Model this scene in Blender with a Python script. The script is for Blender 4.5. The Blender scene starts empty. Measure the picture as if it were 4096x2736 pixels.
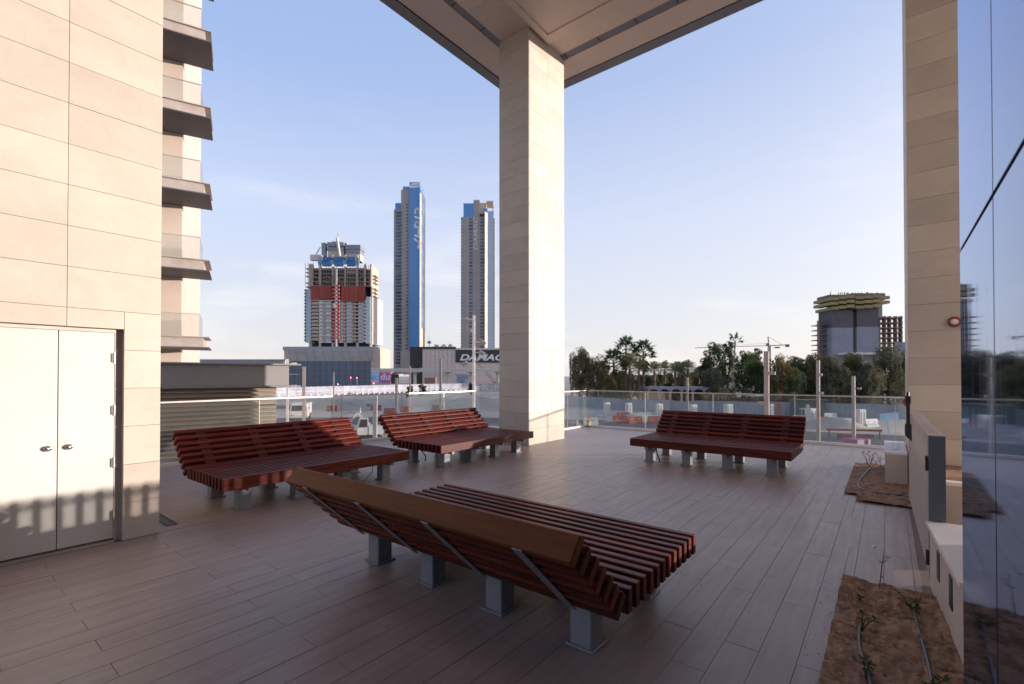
import bpy, bmesh, math, random
from mathutils import Vector, Matrix, Euler
random.seed(7)
C = bpy.context.scene.collection
SC = bpy.context.scene
PI = math.pi
# ------------------------------------------------------------------ camera
YAW = math.radians(38.5)
EYE = Vector((0, 0, 1.65))
cam_d = bpy.data.cameras.new('camera'); cam = bpy.data.objects.new('camera', cam_d); C.objects.link(cam)
cam_d.sensor_width = 36.0; cam_d.lens = 1889 / 4096 * 36; cam_d.shift_y = 0.02835
cam_d.clip_start = 0.05; cam_d.clip_end = 6000
cam.location = EYE; cam.rotation_euler = (PI / 2 + 0.010, 0, YAW)
cam_d.dof.use_dof = True; cam_d.dof.focus_distance = 3.6; cam_d.dof.aperture_fstop = 2.4
SC.camera = cam
# ------------------------------------------------------------------ sky and sun
SUN_AZ = math.radians(38.7)      # from +X towards +Y
SUN_EL = math.radians(4.5)
world = bpy.data.worlds.new('World'); SC.world = world; world.use_nodes = True
wn = world.node_tree.nodes; wl = world.node_tree.links; wn.clear()
sky = wn.new('ShaderNodeTexSky'); sky.sky_type = 'NISHITA'; sky.sun_disc = False
sky.sun_elevation = SUN_EL; sky.sun_rotation = PI / 2 - SUN_AZ
sky.altitude = 0; sky.air_density = 1.0; sky.dust_density = 0.6; sky.ozone_density = 1.5
bg = wn.new('ShaderNodeBackground'); bg.inputs['Strength'].default_value = 0.15
wo = wn.new('ShaderNodeOutputWorld')
tc = wn.new('ShaderNodeTexCoord')
def wmath(op, a, b=None, clamp=False):
    n_ = wn.new('ShaderNodeMath'); n_.operation = op; n_.use_clamp = clamp
    for i_, v_ in enumerate((a, b)):
        if v_ is None: continue
        if isinstance(v_, (int, float)): n_.inputs[i_].default_value = v_
        else: wl.new(v_, n_.inputs[i_])
    return n_.outputs[0]
def wmix(f, a, b):
    n_ = wn.new('ShaderNodeMix'); n_.data_type = 'RGBA'
    for k_, v_ in (('Factor', f), ('A', a), ('B', b)):
        if isinstance(v_, (int, float)): n_.inputs[k_].default_value = v_
        elif isinstance(v_, tuple): n_.inputs[k_].default_value = (*v_, 1)
        else: wl.new(v_, n_.inputs[k_])
    return n_.outputs['Result']
sep = wn.new('ShaderNodeSeparateXYZ'); wl.new(tc.outputs['Generated'], sep.inputs[0])
dt = wn.new('ShaderNodeVectorMath'); dt.operation = 'DOT_PRODUCT'; wl.new(tc.outputs['Generated'], dt.inputs[0]); dt.inputs[1].default_value = (math.cos(SUN_AZ), math.sin(SUN_AZ), 0.08)
el_r = wn.new('ShaderNodeValToRGB'); wl.new(sep.outputs['Z'], el_r.inputs['Fac'])
for pos_, col_ in ((0.0, (1.66,1.58,1.74)), (0.136, (1.54,1.60,1.86)), (0.30, (1.34,1.53,2.08)), (0.52, (0.80,1.11,1.86)), (1.0, (0.58,0.86,1.8))):
    e_ = el_r.color_ramp.elements[0] if pos_ == 0 else (el_r.color_ramp.elements[-1] if pos_ == 1.0 else el_r.color_ramp.elements.new(pos_))
    e_.color = (*[c_ for c_ in col_], 1)
glow = wmath('POWER', wmath('MULTIPLY', wmath('ADD', dt.outputs['Value'], 1.0), 0.5, True), 1.7)
low = wmath('SUBTRACT', 1.0, wmath('MULTIPLY', sep.outputs['Z'], 1.15), True)
haze_ = wmix(wmath('MULTIPLY', glow, low, True), el_r.outputs['Color'], (1.92, 1.86, 1.95))
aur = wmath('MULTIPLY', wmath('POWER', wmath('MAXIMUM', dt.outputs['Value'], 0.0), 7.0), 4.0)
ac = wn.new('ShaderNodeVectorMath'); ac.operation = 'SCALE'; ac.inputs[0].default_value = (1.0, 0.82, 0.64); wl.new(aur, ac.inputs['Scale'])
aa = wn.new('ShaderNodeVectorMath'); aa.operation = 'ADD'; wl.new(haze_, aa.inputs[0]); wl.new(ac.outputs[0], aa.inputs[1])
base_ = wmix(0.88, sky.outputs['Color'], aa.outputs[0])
mp = wn.new('ShaderNodeMapping'); mp.inputs['Scale'].default_value = (1.5, 1.5, 6.5); mp.inputs['Rotation'].default_value = (0.05, 0.1, 1.1)
cn = wn.new('ShaderNodeTexNoise'); cn.inputs['Scale'].default_value = 1.7; cn.inputs['Detail'].default_value = 7; cn.inputs['Roughness'].default_value = 0.55; cn.inputs['Distortion'].default_value = 0.4
wl.new(tc.outputs['Generated'], mp.inputs['Vector']); wl.new(mp.outputs['Vector'], cn.inputs['Vector'])
cm = wn.new('ShaderNodeMapRange'); cm.inputs['From Min'].default_value = 0.54; cm.inputs['From Max'].default_value = 0.74; cm.inputs['To Max'].default_value = 0.7; wl.new(cn.outputs['Fac'], cm.inputs['Value'])
cl_low = wmath('SUBTRACT', 1.0, wmath('MULTIPLY', sep.outputs['Z'], 1.9), True)
fin = wmix(wmath('MULTIPLY', cm.outputs[0], cl_low, True), base_, (2.25, 2.18, 2.2))
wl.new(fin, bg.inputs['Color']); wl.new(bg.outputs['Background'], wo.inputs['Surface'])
sun_d = bpy.data.lights.new('sun', 'SUN'); sun = bpy.data.objects.new('sun', sun_d); C.objects.link(sun)
sun_d.energy = 2.1; sun_d.angle = math.radians(0.55); sun_d.color = (1.0, 0.875, 0.79)
sdir = Vector((math.cos(SUN_AZ) * math.cos(SUN_EL), math.sin(SUN_AZ) * math.cos(SUN_EL), math.sin(SUN_EL)))
sun.rotation_euler = sdir.to_track_quat('Z', 'Y').to_euler()
SC.view_settings.view_transform = 'Standard'; SC.view_settings.look = 'None'
SC.view_settings.exposure = 1.68; SC.view_settings.gamma = 1.0; SC.view_settings.use_curve_mapping = False
SC.render.engine = 'CYCLES'; SC.cycles.max_bounces = 8; SC.cycles.transparent_max_bounces = 16; SC.cycles.use_denoising = True

# ------------------------------------------------------------------ helpers
F0 = 1889.0
def at(px, d, z=0.0):
    """world point at bearing of photo column px, d metres ahead of the camera"""
    lat = (px - 2048) / F0 * d
    return Vector((math.cos(YAW) * lat - math.sin(YAW) * d, math.sin(YAW) * lat + math.cos(YAW) * d, z))
def zat(py, d): return 1.65 + (1503 - py) / F0 * d

class MB:
    def __init__(s): s.v = []; s.f = []; s.m = []; s.sm = False
    def add(s, vs, fs, mi=0):
        b = len(s.v); s.v += [tuple(v) for v in vs]; s.f += [tuple(b + i for i in f) for f in fs]; s.m += [mi] * len(fs); return s
    def box(s, x0, x1, y0, y1, z0, z1, mi=0):
        return s.add([(x0,y0,z0),(x1,y0,z0),(x1,y1,z0),(x0,y1,z0),(x0,y0,z1),(x1,y0,z1),(x1,y1,z1),(x0,y1,z1)],
                     [(0,3,2,1),(4,5,6,7),(0,1,5,4),(1,2,6,5),(2,3,7,6),(3,0,4,7)], mi)
    def cbox(s, c, d, mi=0): return s.box(c[0]-d[0]/2,c[0]+d[0]/2,c[1]-d[1]/2,c[1]+d[1]/2,c[2]-d[2]/2,c[2]+d[2]/2,mi)
    def chbox(s, d, b, mi=0):
        """centred box with chamfered edges"""
        bm = bmesh.new(); bmesh.ops.create_cube(bm, size=1.0)
        for v in bm.verts: v.co = Vector((v.co.x*d[0], v.co.y*d[1], v.co.z*d[2]))
        bmesh.ops.bevel(bm, geom=list(bm.edges), offset=b, segments=1, affect='EDGES', profile=0.5)
        bm.verts.index_update()
        s.add([v.co.copy() for v in bm.verts], [[v.index for v in f.verts] for f in bm.faces], mi); bm.free(); return s
    def tube(s, p0, p1, r0, r1=None, n=8, mi=0, cap=True):
        r1 = r0 if r1 is None else r1
        p0 = Vector(p0); p1 = Vector(p1); q = (p1 - p0).to_track_quat('Z', 'Y')
        vs = []
        for p, r in ((p0, r0), (p1, r1)):
            for i in range(n):
                a = 2*PI*i/n; vs.append(p + q @ Vector((r*math.cos(a), r*math.sin(a), 0)))
        fs = [(i, (i+1) % n, n+(i+1) % n, n+i) for i in range(n)]
        if cap: fs += [tuple(range(n-1, -1, -1)), tuple(range(n, 2*n))]
        return s.add(vs, fs, mi)
    def bar(s, p0, p1, w, h, mi=0):
        p0 = Vector(p0); p1 = Vector(p1); q = (p1 - p0).to_track_quat('Y', 'Z'); L = (p1-p0).length
        vs = [p0 + q @ Vector((x, y, z)) for z in (-h/2, h/2) for x, y in ((-w/2,0),(w/2,0),(w/2,L),(-w/2,L))]
        return s.add(vs, [(0,3,2,1),(4,5,6,7),(0,1,5,4),(1,2,6,5),(2,3,7,6),(3,0,4,7)], mi)
    def prism(s, pts, y0, y1, mi=0):
        """polygon in xz extruded along y"""
        n = len(pts)
        vs = [(x, y0, z) for x, z in pts] + [(x, y1, z) for x, z in pts]
        return s.add(vs, [tuple(range(n)), tuple(range(2*n-1, n-1, -1))] + [(i, n+i, n+(i+1) % n, (i+1) % n) for i in range(n)], mi)
    def plan(s, pts, z0, z1, mi=0):
        n = len(pts)
        vs = [(x, y, z0) for x, y in pts] + [(x, y, z1) for x, y in pts]
        return s.add(vs, [tuple(range(n-1, -1, -1)), tuple(range(n, 2*n))] + [(i, (i+1) % n, n+(i+1) % n, n+i) for i in range(n)], mi)
    def path(s, pts, r, n=8, mi=0):
        P = [Vector(p) for p in pts]; vs = []; N_ = len(P); up = Vector((0.13, 0.07, 1)).normalized()
        for i, p in enumerate(P):
            t = (P[min(i+1,N_-1)]-P[max(i-1,0)]).normalized(); a = t.cross(up)
            if a.length < 0.2: a = t.cross(Vector((1,0.2,0)))
            a.normalize(); b_ = a.cross(t)
            for k in range(n): vs.append(p + a*(r*math.cos(2*PI*k/n)) + b_*(r*math.sin(2*PI*k/n)))
        fs = [(i*n+k, i*n+(k+1)%n, (i+1)*n+(k+1)%n, (i+1)*n+k) for i in range(N_-1) for k in range(n)] + [tuple(range(n-1,-1,-1)), tuple(range((N_-1)*n, N_*n))]
        return s.add(vs, fs, mi)
    def lathe(s, prof, n=16, mi=0, c=(0,0,0)):
        vs = []
        for r, z in prof:
            for i in range(n):
                a = 2*PI*i/n; vs.append((c[0]+r*math.cos(a), c[1]+r*math.sin(a), c[2]+z))
        fs = []
        for k in range(len(prof)-1):
            for i in range(n): fs.append((k*n+i, k*n+(i+1) % n, (k+1)*n+(i+1) % n, (k+1)*n+i))
        fs.append(tuple(range(n-1, -1, -1))); fs.append(tuple(range((len(prof)-1)*n, len(prof)*n)))
        return s.add(vs, fs, mi)
    def mesh(s, name, mats):
        me = bpy.data.meshes.new(name); me.from_pydata(s.v, [], s.f)
        for m in (mats if isinstance(mats, (list, tuple)) else [mats]): me.materials.append(m)
        me.polygons.foreach_set('material_index', s.m)
        if s.sm: me.polygons.foreach_set('use_smooth', [True]*len(s.f))
        me.update(); return me
    def build(s, name, mats, parent=None, loc=None, rot=None):
        return obj(name, s.mesh(name, mats), parent, loc, rot)
def obj(name, me, parent=None, loc=None, rot=None):
    o = bpy.data.objects.new(name, me); C.objects.link(o)
    if parent: o.parent = parent
    if loc is not None: o.location = loc
    if rot is not None: o.rotation_euler = rot
    return o
def tag(o, label, cat, group=None):
    o['label'] = label; o['category'] = cat
    if group: o['group'] = group
    return o
def thing(name, label, cat, loc=(0,0,0), rz=0, group=None):
    return tag(obj(name, None, None, loc, (0,0,rz)), label, cat, group)
def struct(o): o['kind'] = 'structure'; return o
def stuff(o): o['kind'] = 'stuff'; return o

# ------------------------------------------------------------------ materials
def newmat(name):
    m = bpy.data.materials.new(name); m.use_nodes = True
    nt = m.node_tree; return m, nt.nodes, nt.links, nt.nodes['Principled BSDF']
def sur(name, c1, c2=None, scale=4.0, rough=0.6, bump=0.0, bscale=None, stretch=(1,1,1), rnd=0.0, detail=6, lo=0.35, hi=0.65, spec=0.5, metal=0.0, c3=None, rbump=0.0, hue=0.0, dirt=0.0, vein=0.0):
    """two-tone noise surface with a per-piece brightness shift"""
    m, n, l, p = newmat(name)
    c2 = c2 or tuple(x*0.8 for x in c1)
    t = n.new('ShaderNodeTexCoord'); oi = n.new('ShaderNodeObjectInfo')
    ad = n.new('ShaderNodeVectorMath'); ad.operation = 'MULTIPLY_ADD'
    l.new(oi.outputs['Random'], ad.inputs[0]); ad.inputs[1].default_value = (37.0, 53.0, 71.0); l.new(t.outputs['Object'], ad.inputs[2])
    mp = n.new('ShaderNodeMapping'); mp.inputs['Scale'].default_value = stretch; l.new(ad.outputs[0], mp.inputs['Vector'])
    no = n.new('ShaderNodeTexNoise'); no.inputs['Scale'].default_value = scale; no.inputs['Detail'].default_value = detail; no.inputs['Roughness'].default_value = 0.6
    l.new(mp.outputs[0], no.inputs['Vector'])
    r = n.new('ShaderNodeValToRGB'); r.color_ramp.elements[0].position = lo; r.color_ramp.elements[1].position = hi
    r.color_ramp.elements[0].color = (*c1, 1); r.color_ramp.elements[1].color = (*c2, 1)
    if c3:
        e = r.color_ramp.elements.new((lo+hi)/2); e.color = (*c3, 1)
    l.new(no.outputs['Fac'], r.inputs['Fac'])
    col = r.outputs['Color']
    if rnd > 0:
        mr = n.new('ShaderNodeMapRange'); mr.inputs['To Min'].default_value = 1-rnd; mr.inputs['To Max'].default_value = 1+rnd
        l.new(oi.outputs['Random'], mr.inputs['Value'])
        hs = n.new('ShaderNodeHueSaturation'); l.new(mr.outputs['Result'], hs.inputs['Value']); l.new(col, hs.inputs['Color']); col = hs.outputs['Color']
        if hue > 0:
            mh = n.new('ShaderNodeMapRange'); mh.inputs['To Min'].default_value = 0.5-hue; mh.inputs['To Max'].default_value = 0.5+hue
            l.new(oi.outputs['Random'], mh.inputs['Value']); l.new(mh.outputs['Result'], hs.inputs['Hue'])
    def mulc(col, fac):
        mu = n.new('ShaderNodeMix'); mu.data_type = 'RGBA'; mu.blend_type = 'MULTIPLY'; mu.inputs['Factor'].default_value = 1.0
        l.new(col, mu.inputs['A']); l.new(fac, mu.inputs['B']); return mu.outputs['Result']
    if vein > 0:
        nv = n.new('ShaderNodeTexNoise'); nv.inputs['Scale'].default_value = 2.6; nv.inputs['Detail'].default_value = 8; nv.inputs['Distortion'].default_value = 1.6; l.new(ad.outputs[0], nv.inputs['Vector'])
        rv = n.new('ShaderNodeValToRGB'); e0, e1 = rv.color_ramp.elements; e0.position = 0.44; e1.position = 0.56; e0.color = (1,1,1,1); e1.color = (1,1,1,1)
        e2 = rv.color_ramp.elements.new(0.5); e2.color = (1-0.14*vein, 1-0.17*vein, 1-0.2*vein, 1); l.new(nv.outputs['Fac'], rv.inputs['Fac']); col = mulc(col, rv.outputs[0])
    if dirt > 0:
        ge = n.new('ShaderNodeNewGeometry'); nd = n.new('ShaderNodeTexNoise'); nd.inputs['Scale'].default_value = 0.75; nd.inputs['Detail'].default_value = 9; nd.inputs['Roughness'].default_value = 0.65; l.new(ge.outputs['Position'], nd.inputs['Vector'])
        rd_ = n.new('ShaderNodeMapRange'); rd_.inputs['From Min'].default_value = 0.3; rd_.inputs['From Max'].default_value = 0.7; rd_.inputs['To Min'].default_value = 1-dirt; rd_.inputs['To Max'].default_value = 1+dirt*0.5; l.new(nd.outputs['Fac'], rd_.inputs['Value'])
        col = mulc(col, rd_.outputs[0])
    l.new(col, p.inputs['Base Color'])
    p.inputs['Roughness'].default_value = rough; p.inputs['Metallic'].default_value = metal; p.inputs['Specular IOR Level'].default_value = spec
    if rbump > 0:
        rr = n.new('ShaderNodeMapRange'); rr.inputs['To Min'].default_value = rough-rbump; rr.inputs['To Max'].default_value = rough+rbump
        l.new(no.outputs['Fac'], rr.inputs['Value']); l.new(rr.outputs['Result'], p.inputs['Roughness'])
    if bump > 0:
        nb = n.new('ShaderNodeTexNoise'); nb.inputs['Scale'].default_value = bscale or scale*4; nb.inputs['Detail'].default_value = 5
        l.new(mp.outputs[0], nb.inputs['Vector'])
        b = n.new('ShaderNodeBump'); b.inputs['Strength'].default_value = bump; b.inputs['Distance'].default_value = 0.02
        l.new(nb.outputs['Fac'], b.inputs['Height']); l.new(b.outputs['Normal'], p.inputs['Normal'])
    return m
def thin_glass(name, tint, dust=0.06, dcol=(0.6,0.55,0.5), ior=1.5):
    m, n, l, p = newmat(name); n.remove(p)
    out = n['Material Output']
    tr = n.new('ShaderNodeBsdfTransparent'); tr.inputs['Color'].default_value = (*tint, 1)
    gl = n.new('ShaderNodeBsdfGlossy'); gl.inputs['Roughness'].default_value = 0.02
    lw_ = n.new('ShaderNodeLayerWeight'); lw_.inputs['Blend'].default_value = 0.5
    pw_ = n.new('ShaderNodeMath'); pw_.operation = 'POWER'; l.new(lw_.outputs['Facing'], pw_.inputs[0]); pw_.inputs[1].default_value = 4.0
    fr = n.new('ShaderNodeMath'); fr.operation = 'MULTIPLY_ADD'; l.new(pw_.outputs[0], fr.inputs[0]); fr.inputs[1].default_value = 0.75; fr.inputs[2].default_value = 0.035
    mx = n.new('ShaderNodeMixShader'); l.new(fr.outputs[0], mx.inputs['Fac']); l.new(tr.outputs[0], mx.inputs[1]); l.new(gl.outputs[0], mx.inputs[2])
    df = n.new('ShaderNodeBsdfDiffuse'); df.inputs['Color'].default_value = (*dcol, 1)
    t = n.new('ShaderNodeTexCoord'); no = n.new('ShaderNodeTexNoise'); no.inputs['Scale'].default_value = 3.0; no.inputs['Detail'].default_value = 5
    l.new(t.outputs['Object'], no.inputs['Vector'])
    mr = n.new('ShaderNodeMapRange'); mr.inputs['To Min'].default_value = dust*0.4; mr.inputs['To Max'].default_value = dust*1.6; l.new(no.outputs['Fac'], mr.inputs['Value'])
    m2 = n.new('ShaderNodeMixShader'); l.new(mr.outputs[0], m2.inputs['Fac']); l.new(mx.outputs[0], m2.inputs[1]); l.new(df.outputs[0], m2.inputs[2])
    l.new(m2.outputs[0], out.inputs['Surface']); return m
def leafmat(name, c1, c2):
    m, n, l, p = newmat(name); n.remove(p); out = n['Material Output']
    t = n.new('ShaderNodeTexCoord'); no = n.new('ShaderNodeTexNoise'); no.inputs['Scale'].default_value = 0.55; no.inputs['Detail'].default_value = 4
    l.new(t.outputs['Object'], no.inputs['Vector'])
    r = n.new('ShaderNodeValToRGB'); r.color_ramp.elements[0].position = 0.38; r.color_ramp.elements[1].position = 0.62
    r.color_ramp.elements[0].color = (*c1, 1); r.color_ramp.elements[1].color = (*c2, 1); l.new(no.outputs['Fac'], r.inputs['Fac'])
    d = n.new('ShaderNodeBsdfDiffuse'); l.new(r.outputs[0], d.inputs['Color'])
    tl = n.new('ShaderNodeBsdfTranslucent'); l.new(r.outputs[0], tl.inputs['Color'])
    mx = n.new('ShaderNodeMixShader'); mx.inputs['Fac'].default_value = 0.3; l.new(d.outputs[0], mx.inputs[1]); l.new(tl.outputs[0], mx.inputs[2])
    l.new(mx.outputs[0], out.inputs['Surface']); return m
def woodmat(name, dark, light, rough=0.32, knots=True):
    m, n, l, p = newmat(name)
    t = n.new('ShaderNodeTexCoord'); oi = n.new('ShaderNodeObjectInfo')
    ad = n.new('ShaderNodeVectorMath'); ad.operation = 'MULTIPLY_ADD'
    l.new(oi.outputs['Random'], ad.inputs[0]); ad.inputs[1].default_value = (37.0, 53.0, 71.0); l.new(t.outputs['Object'], ad.inputs[2])
    mp = n.new('ShaderNodeMapping'); mp.inputs['Scale'].default_value = (1.2, 22, 22); l.new(ad.outputs[0], mp.inputs['Vector'])
    no = n.new('ShaderNodeTexNoise'); no.inputs['Scale'].default_value = 2.2; no.inputs['Detail'].default_value = 8; no.inputs['Distortion'].default_value = 0.6; l.new(mp.outputs[0], no.inputs['Vector'])
    r = n.new('ShaderNodeValToRGB'); r.color_ramp.elements[0].position = 0.3; r.color_ramp.elements[1].position = 0.7
    r.color_ramp.elements[0].color = (*dark, 1); r.color_ramp.elements[1].color = (*light, 1); l.new(no.outputs['Fac'], r.inputs['Fac'])
    col = r.outputs['Color']
    if knots:
        mk = n.new('ShaderNodeMapping'); mk.inputs['Scale'].default_value = (1.1, 4.5, 4.5); l.new(ad.outputs[0], mk.inputs['Vector'])
        vo = n.new('ShaderNodeTexVoronoi'); vo.inputs['Scale'].default_value = 1.3; l.new(mk.outputs[0], vo.inputs['Vector'])
        kr = n.new('ShaderNodeValToRGB'); kr.color_ramp.elements[0].position = 0.05; kr.color_ramp.elements[1].position = 0.20
        kr.color_ramp.elements[0].color = (0.35, 0.3, 0.3, 1); kr.color_ramp.elements[1].color = (1, 1, 1, 1); l.new(vo.outputs['Distance'], kr.inputs['Fac'])
        mu = n.new('ShaderNodeMix'); mu.data_type = 'RGBA'; mu.blend_type = 'MULTIPLY'; mu.inputs['Factor'].default_value = 1.0
        l.new(col, mu.inputs['A']); l.new(kr.outputs[0], mu.inputs['B']); col = mu.outputs['Result']
    mr = n.new('ShaderNodeMapRange'); mr.inputs['To Min'].default_value = 0.62; mr.inputs['To Max'].default_value = 1.38; l.new(oi.outputs['Random'], mr.inputs['Value'])
    hs = n.new('ShaderNodeHueSaturation'); l.new(mr.outputs[0], hs.inputs['Value']); l.new(col, hs.inputs['Color'])
    l.new(hs.outputs[0], p.inputs['Base Color'])
    rr = n.new('ShaderNodeMapRange'); rr.inputs['To Min'].default_value = rough-0.08; rr.inputs['To Max'].default_value = rough+0.14; l.new(no.outputs['Fac'], rr.inputs['Value']); l.new(rr.outputs[0], p.inputs['Roughness'])
    p.inputs['Specular IOR Level'].default_value = 0.22
    b = n.new('ShaderNodeBump'); b.inputs['Strength'].default_value = 0.12; b.inputs['Distance'].default_value = 0.01; l.new(no.outputs['Fac'], b.inputs['Height']); l.new(b.outputs[0], p.inputs['Normal'])
    return m
def gridmat(name, base, line, nx, nz, w=0.06, rough=0.2, metal=0.0, spec=0.5, base2=None):
    """far facade sheet: panels of 1/nx by 1/nz metres with thin joints, on object x/z"""
    m, n, l, p = newmat(name)
    t = n.new('ShaderNodeTexCoord'); sp = n.new('ShaderNodeSeparateXYZ'); l.new(t.outputs['Object'], sp.inputs[0])
    def edge(sock, k):
        a = n.new('ShaderNodeMath'); a.operation = 'MULTIPLY'; a.inputs[1].default_value = k; l.new(sock, a.inputs[0])
        f = n.new('ShaderNodeMath'); f.operation = 'FRACT'; l.new(a.outputs[0], f.inputs[0])
        c = n.new('ShaderNodeMath'); c.operation = 'LESS_THAN'; c.inputs[1].default_value = w; l.new(f.outputs[0], c.inputs[0]); return c.outputs[0]
    e = n.new('ShaderNodeMath'); e.operation = 'MAXIMUM'; l.new(edge(sp.outputs['X'], nx), e.inputs[0]); l.new(edge(sp.outputs['Z'], nz), e.inputs[1])
    no = n.new('ShaderNodeTexNoise'); no.inputs['Scale'].default_value = 0.08; no.inputs['Detail'].default_value = 3; l.new(t.outputs['Object'], no.inputs['Vector'])
    mb = n.new('ShaderNodeMix'); mb.data_type = 'RGBA'; mb.inputs['A'].default_value = (*base, 1); mb.inputs['B'].default_value = (*(base2 or base), 1); l.new(no.outputs['Fac'], mb.inputs['Factor'])
    mx = n.new('ShaderNodeMix'); mx.data_type = 'RGBA'; l.new(e.outputs[0], mx.inputs['Factor']); l.new(mb.outputs['Result'], mx.inputs['A']); mx.inputs['B'].default_value = (*line, 1)
    l.new(mx.outputs['Result'], p.inputs['Base Color']); p.inputs['Roughness'].default_value = rough; p.inputs['Metallic'].default_value = metal; p.inputs['Specular IOR Level'].default_value = spec
    return m
def emat(name, c, s):
    m, n, l, p = newmat(name); p.inputs['Emission Color'].default_value = (*c, 1); p.inputs['Emission Strength'].default_value = s; p.inputs['Base Color'].default_value = (*c, 1); return m

M = {}
M['stone'] = sur('stone', (0.60,0.525,0.445), (0.53,0.46,0.387), 1.3, 0.55, 0.05, 30, (1,1,1.6), 0.08, c3=(0.57,0.497,0.42), dirt=0.06, vein=0.22, hue=0.004)
M['stone_core'] = sur('stone_core', (0.52,0.41,0.33), None, 3, 0.8)
M['plank'] = sur('plank', (0.355,0.264,0.234), (0.30,0.222,0.197), 2.0, 0.38, 0.03, 14, (9,0.8,4), 0.035, rbump=0.07, detail=9, dirt=0.14, spec=0.4)
M['grout'] = sur('grout', (0.27,0.205,0.18), None, 9, 0.9)
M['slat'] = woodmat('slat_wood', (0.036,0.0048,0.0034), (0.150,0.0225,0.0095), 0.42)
M['slat_warm_lit'] = woodmat('slat_warm_lit_wood', (0.115,0.033,0.0095), (0.20,0.061,0.017), 0.5)  # orange-lit copy of the slat wood: warm bounce light put into the colour
M['spacer'] = woodmat('spacer_wood', (0.04,0.009,0.006), (0.095,0.021,0.013), 0.4, False)
M['leg'] = sur('leg_paint', (0.235,0.245,0.275), (0.205,0.215,0.245), 12, 0.42, 0.05, 80, rnd=0.04)
M['strap'] = sur('strap_metal', (0.20,0.20,0.235), (0.165,0.165,0.195), 8, 0.45, metal=0.0)
M['door'] = sur('door_paint', (0.70,0.675,0.63), (0.655,0.63,0.585), 1.5, 0.38, 0.03, 60, dirt=0.10)
M['frame'] = sur('frame_paint', (0.62,0.56,0.50), None, 5, 0.5)
M['steel'] = sur('steel', (0.62,0.55,0.46), (0.5,0.45,0.4), 20, 0.28, metal=1.0)
M['dark'] = sur('dark_recess', (0.02,0.02,0.022), None, 5, 0.7)
M['black'] = sur('black_plastic', (0.013,0.013,0.014), None, 20, 0.45)
M['soffit'] = sur('soffit_panel', (0.58,0.47,0.40), (0.55,0.445,0.38), 0.8, 0.6, rnd=0.02)
M['fascia'] = sur('fascia_metal', (0.17,0.165,0.18), (0.15,0.145,0.16), 2, 0.45)
M['rail'] = sur('rail_metal', (0.50,0.455,0.435), (0.44,0.40,0.385), 15, 0.35, metal=0.35)
M['white'] = sur('white_render', (0.74,0.70,0.68), (0.68,0.64,0.62), 2.0, 0.6, 0.06, 40)
M['beige'] = sur('beige_render', (0.52,0.45,0.40), (0.47,0.40,0.355), 2.5, 0.75, 0.08, 50)
M['glass_rail'] = thin_glass('rail_glass', (0.93,0.96,0.95), 0.04)
M['glass_bal'] = thin_glass('balcony_glass', (0.92,0.945,0.935), 0.05)
M['facade'] = None
m, n, l, p = newmat('facade_glass'); out_ = n['Material Output']
p.inputs['Base Color'].default_value = (0.012,0.016,0.026,1); p.inputs['Roughness'].default_value = 0.05; p.inputs['Specular IOR Level'].default_value = 0.2
t_ = n.new('ShaderNodeTexCoord'); mp_ = n.new('ShaderNodeMapping'); mp_.inputs['Scale'].default_value = (1, 9, 0.7); no_ = n.new('ShaderNodeTexNoise'); no_.inputs['Scale'].default_value = 2.2; no_.inputs['Detail'].default_value = 7
l.new(t_.outputs['Object'], mp_.inputs[0]); l.new(mp_.outputs[0], no_.inputs['Vector'])
mr_ = n.new('ShaderNodeMapRange'); mr_.inputs['From Min'].default_value = 0.42; mr_.inputs['From Max'].default_value = 0.8; mr_.inputs['To Min'].default_value = 0.02; mr_.inputs['To Max'].default_value = 0.14
l.new(no_.outputs['Fac'], mr_.inputs['Value'])
gl_ = n.new('ShaderNodeBsdfGlossy'); gl_.inputs['Color'].default_value = (0.42,0.53,0.78,1); l.new(mr_.outputs[0], gl_.inputs['Roughness'])
nb_ = n.new('ShaderNodeTexNoise'); nb_.inputs['Scale'].default_value = 0.9; nb_.inputs['Detail'].default_value = 1; l.new(t_.outputs['Object'], nb_.inputs['Vector'])
bp_ = n.new('ShaderNodeBump'); bp_.inputs['Strength'].default_value = 0.05; bp_.inputs['Distance'].default_value = 0.05; l.new(nb_.outputs['Fac'], bp_.inputs['Height']); l.new(bp_.outputs[0], gl_.inputs['Normal'])
lw_ = n.new('ShaderNodeLayerWeight'); lw_.inputs['Blend'].default_value = 0.5
pq_ = n.new('ShaderNodeMath'); pq_.operation = 'POWER'; pq_.inputs[1].default_value = 4.0; l.new(lw_.outputs['Facing'], pq_.inputs[0])
mq_ = n.new('ShaderNodeMapRange'); mq_.inputs['To Min'].default_value = 0.06; mq_.inputs['To Max'].default_value = 1.0; l.new(pq_.outputs[0], mq_.inputs['Value'])
ms_ = n.new('ShaderNodeMixShader'); l.new(mq_.outputs[0], ms_.inputs['Fac']); l.new(p.outputs[0], ms_.inputs[1]); l.new(gl_.outputs[0], ms_.inputs[2]); l.new(ms_.outputs[0], out_.inputs['Surface']); M['facade'] = m
M['soil'] = sur('soil', (0.38,0.225,0.135), (0.13,0.075,0.045), 9, 0.95, 0.9, 26, rnd=0, c3=(0.31,0.185,0.11), lo=0.3, hi=0.7)
M['leaf'] = leafmat('seedling_leaf', (0.05,0.075,0.028), (0.09,0.12,0.05))
M['hose'] = sur('hose_plastic', (0.055,0.065,0.085), None, 30, 0.38)
M['gate'] = sur('gate_paint', (0.50,0.44,0.41), (0.46,0.405,0.38), 6, 0.5, rnd=0.03)
M['gatepost'] = sur('gate_post_paint', (0.115,0.125,0.155), (0.10,0.11,0.14), 6, 0.4)
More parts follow.
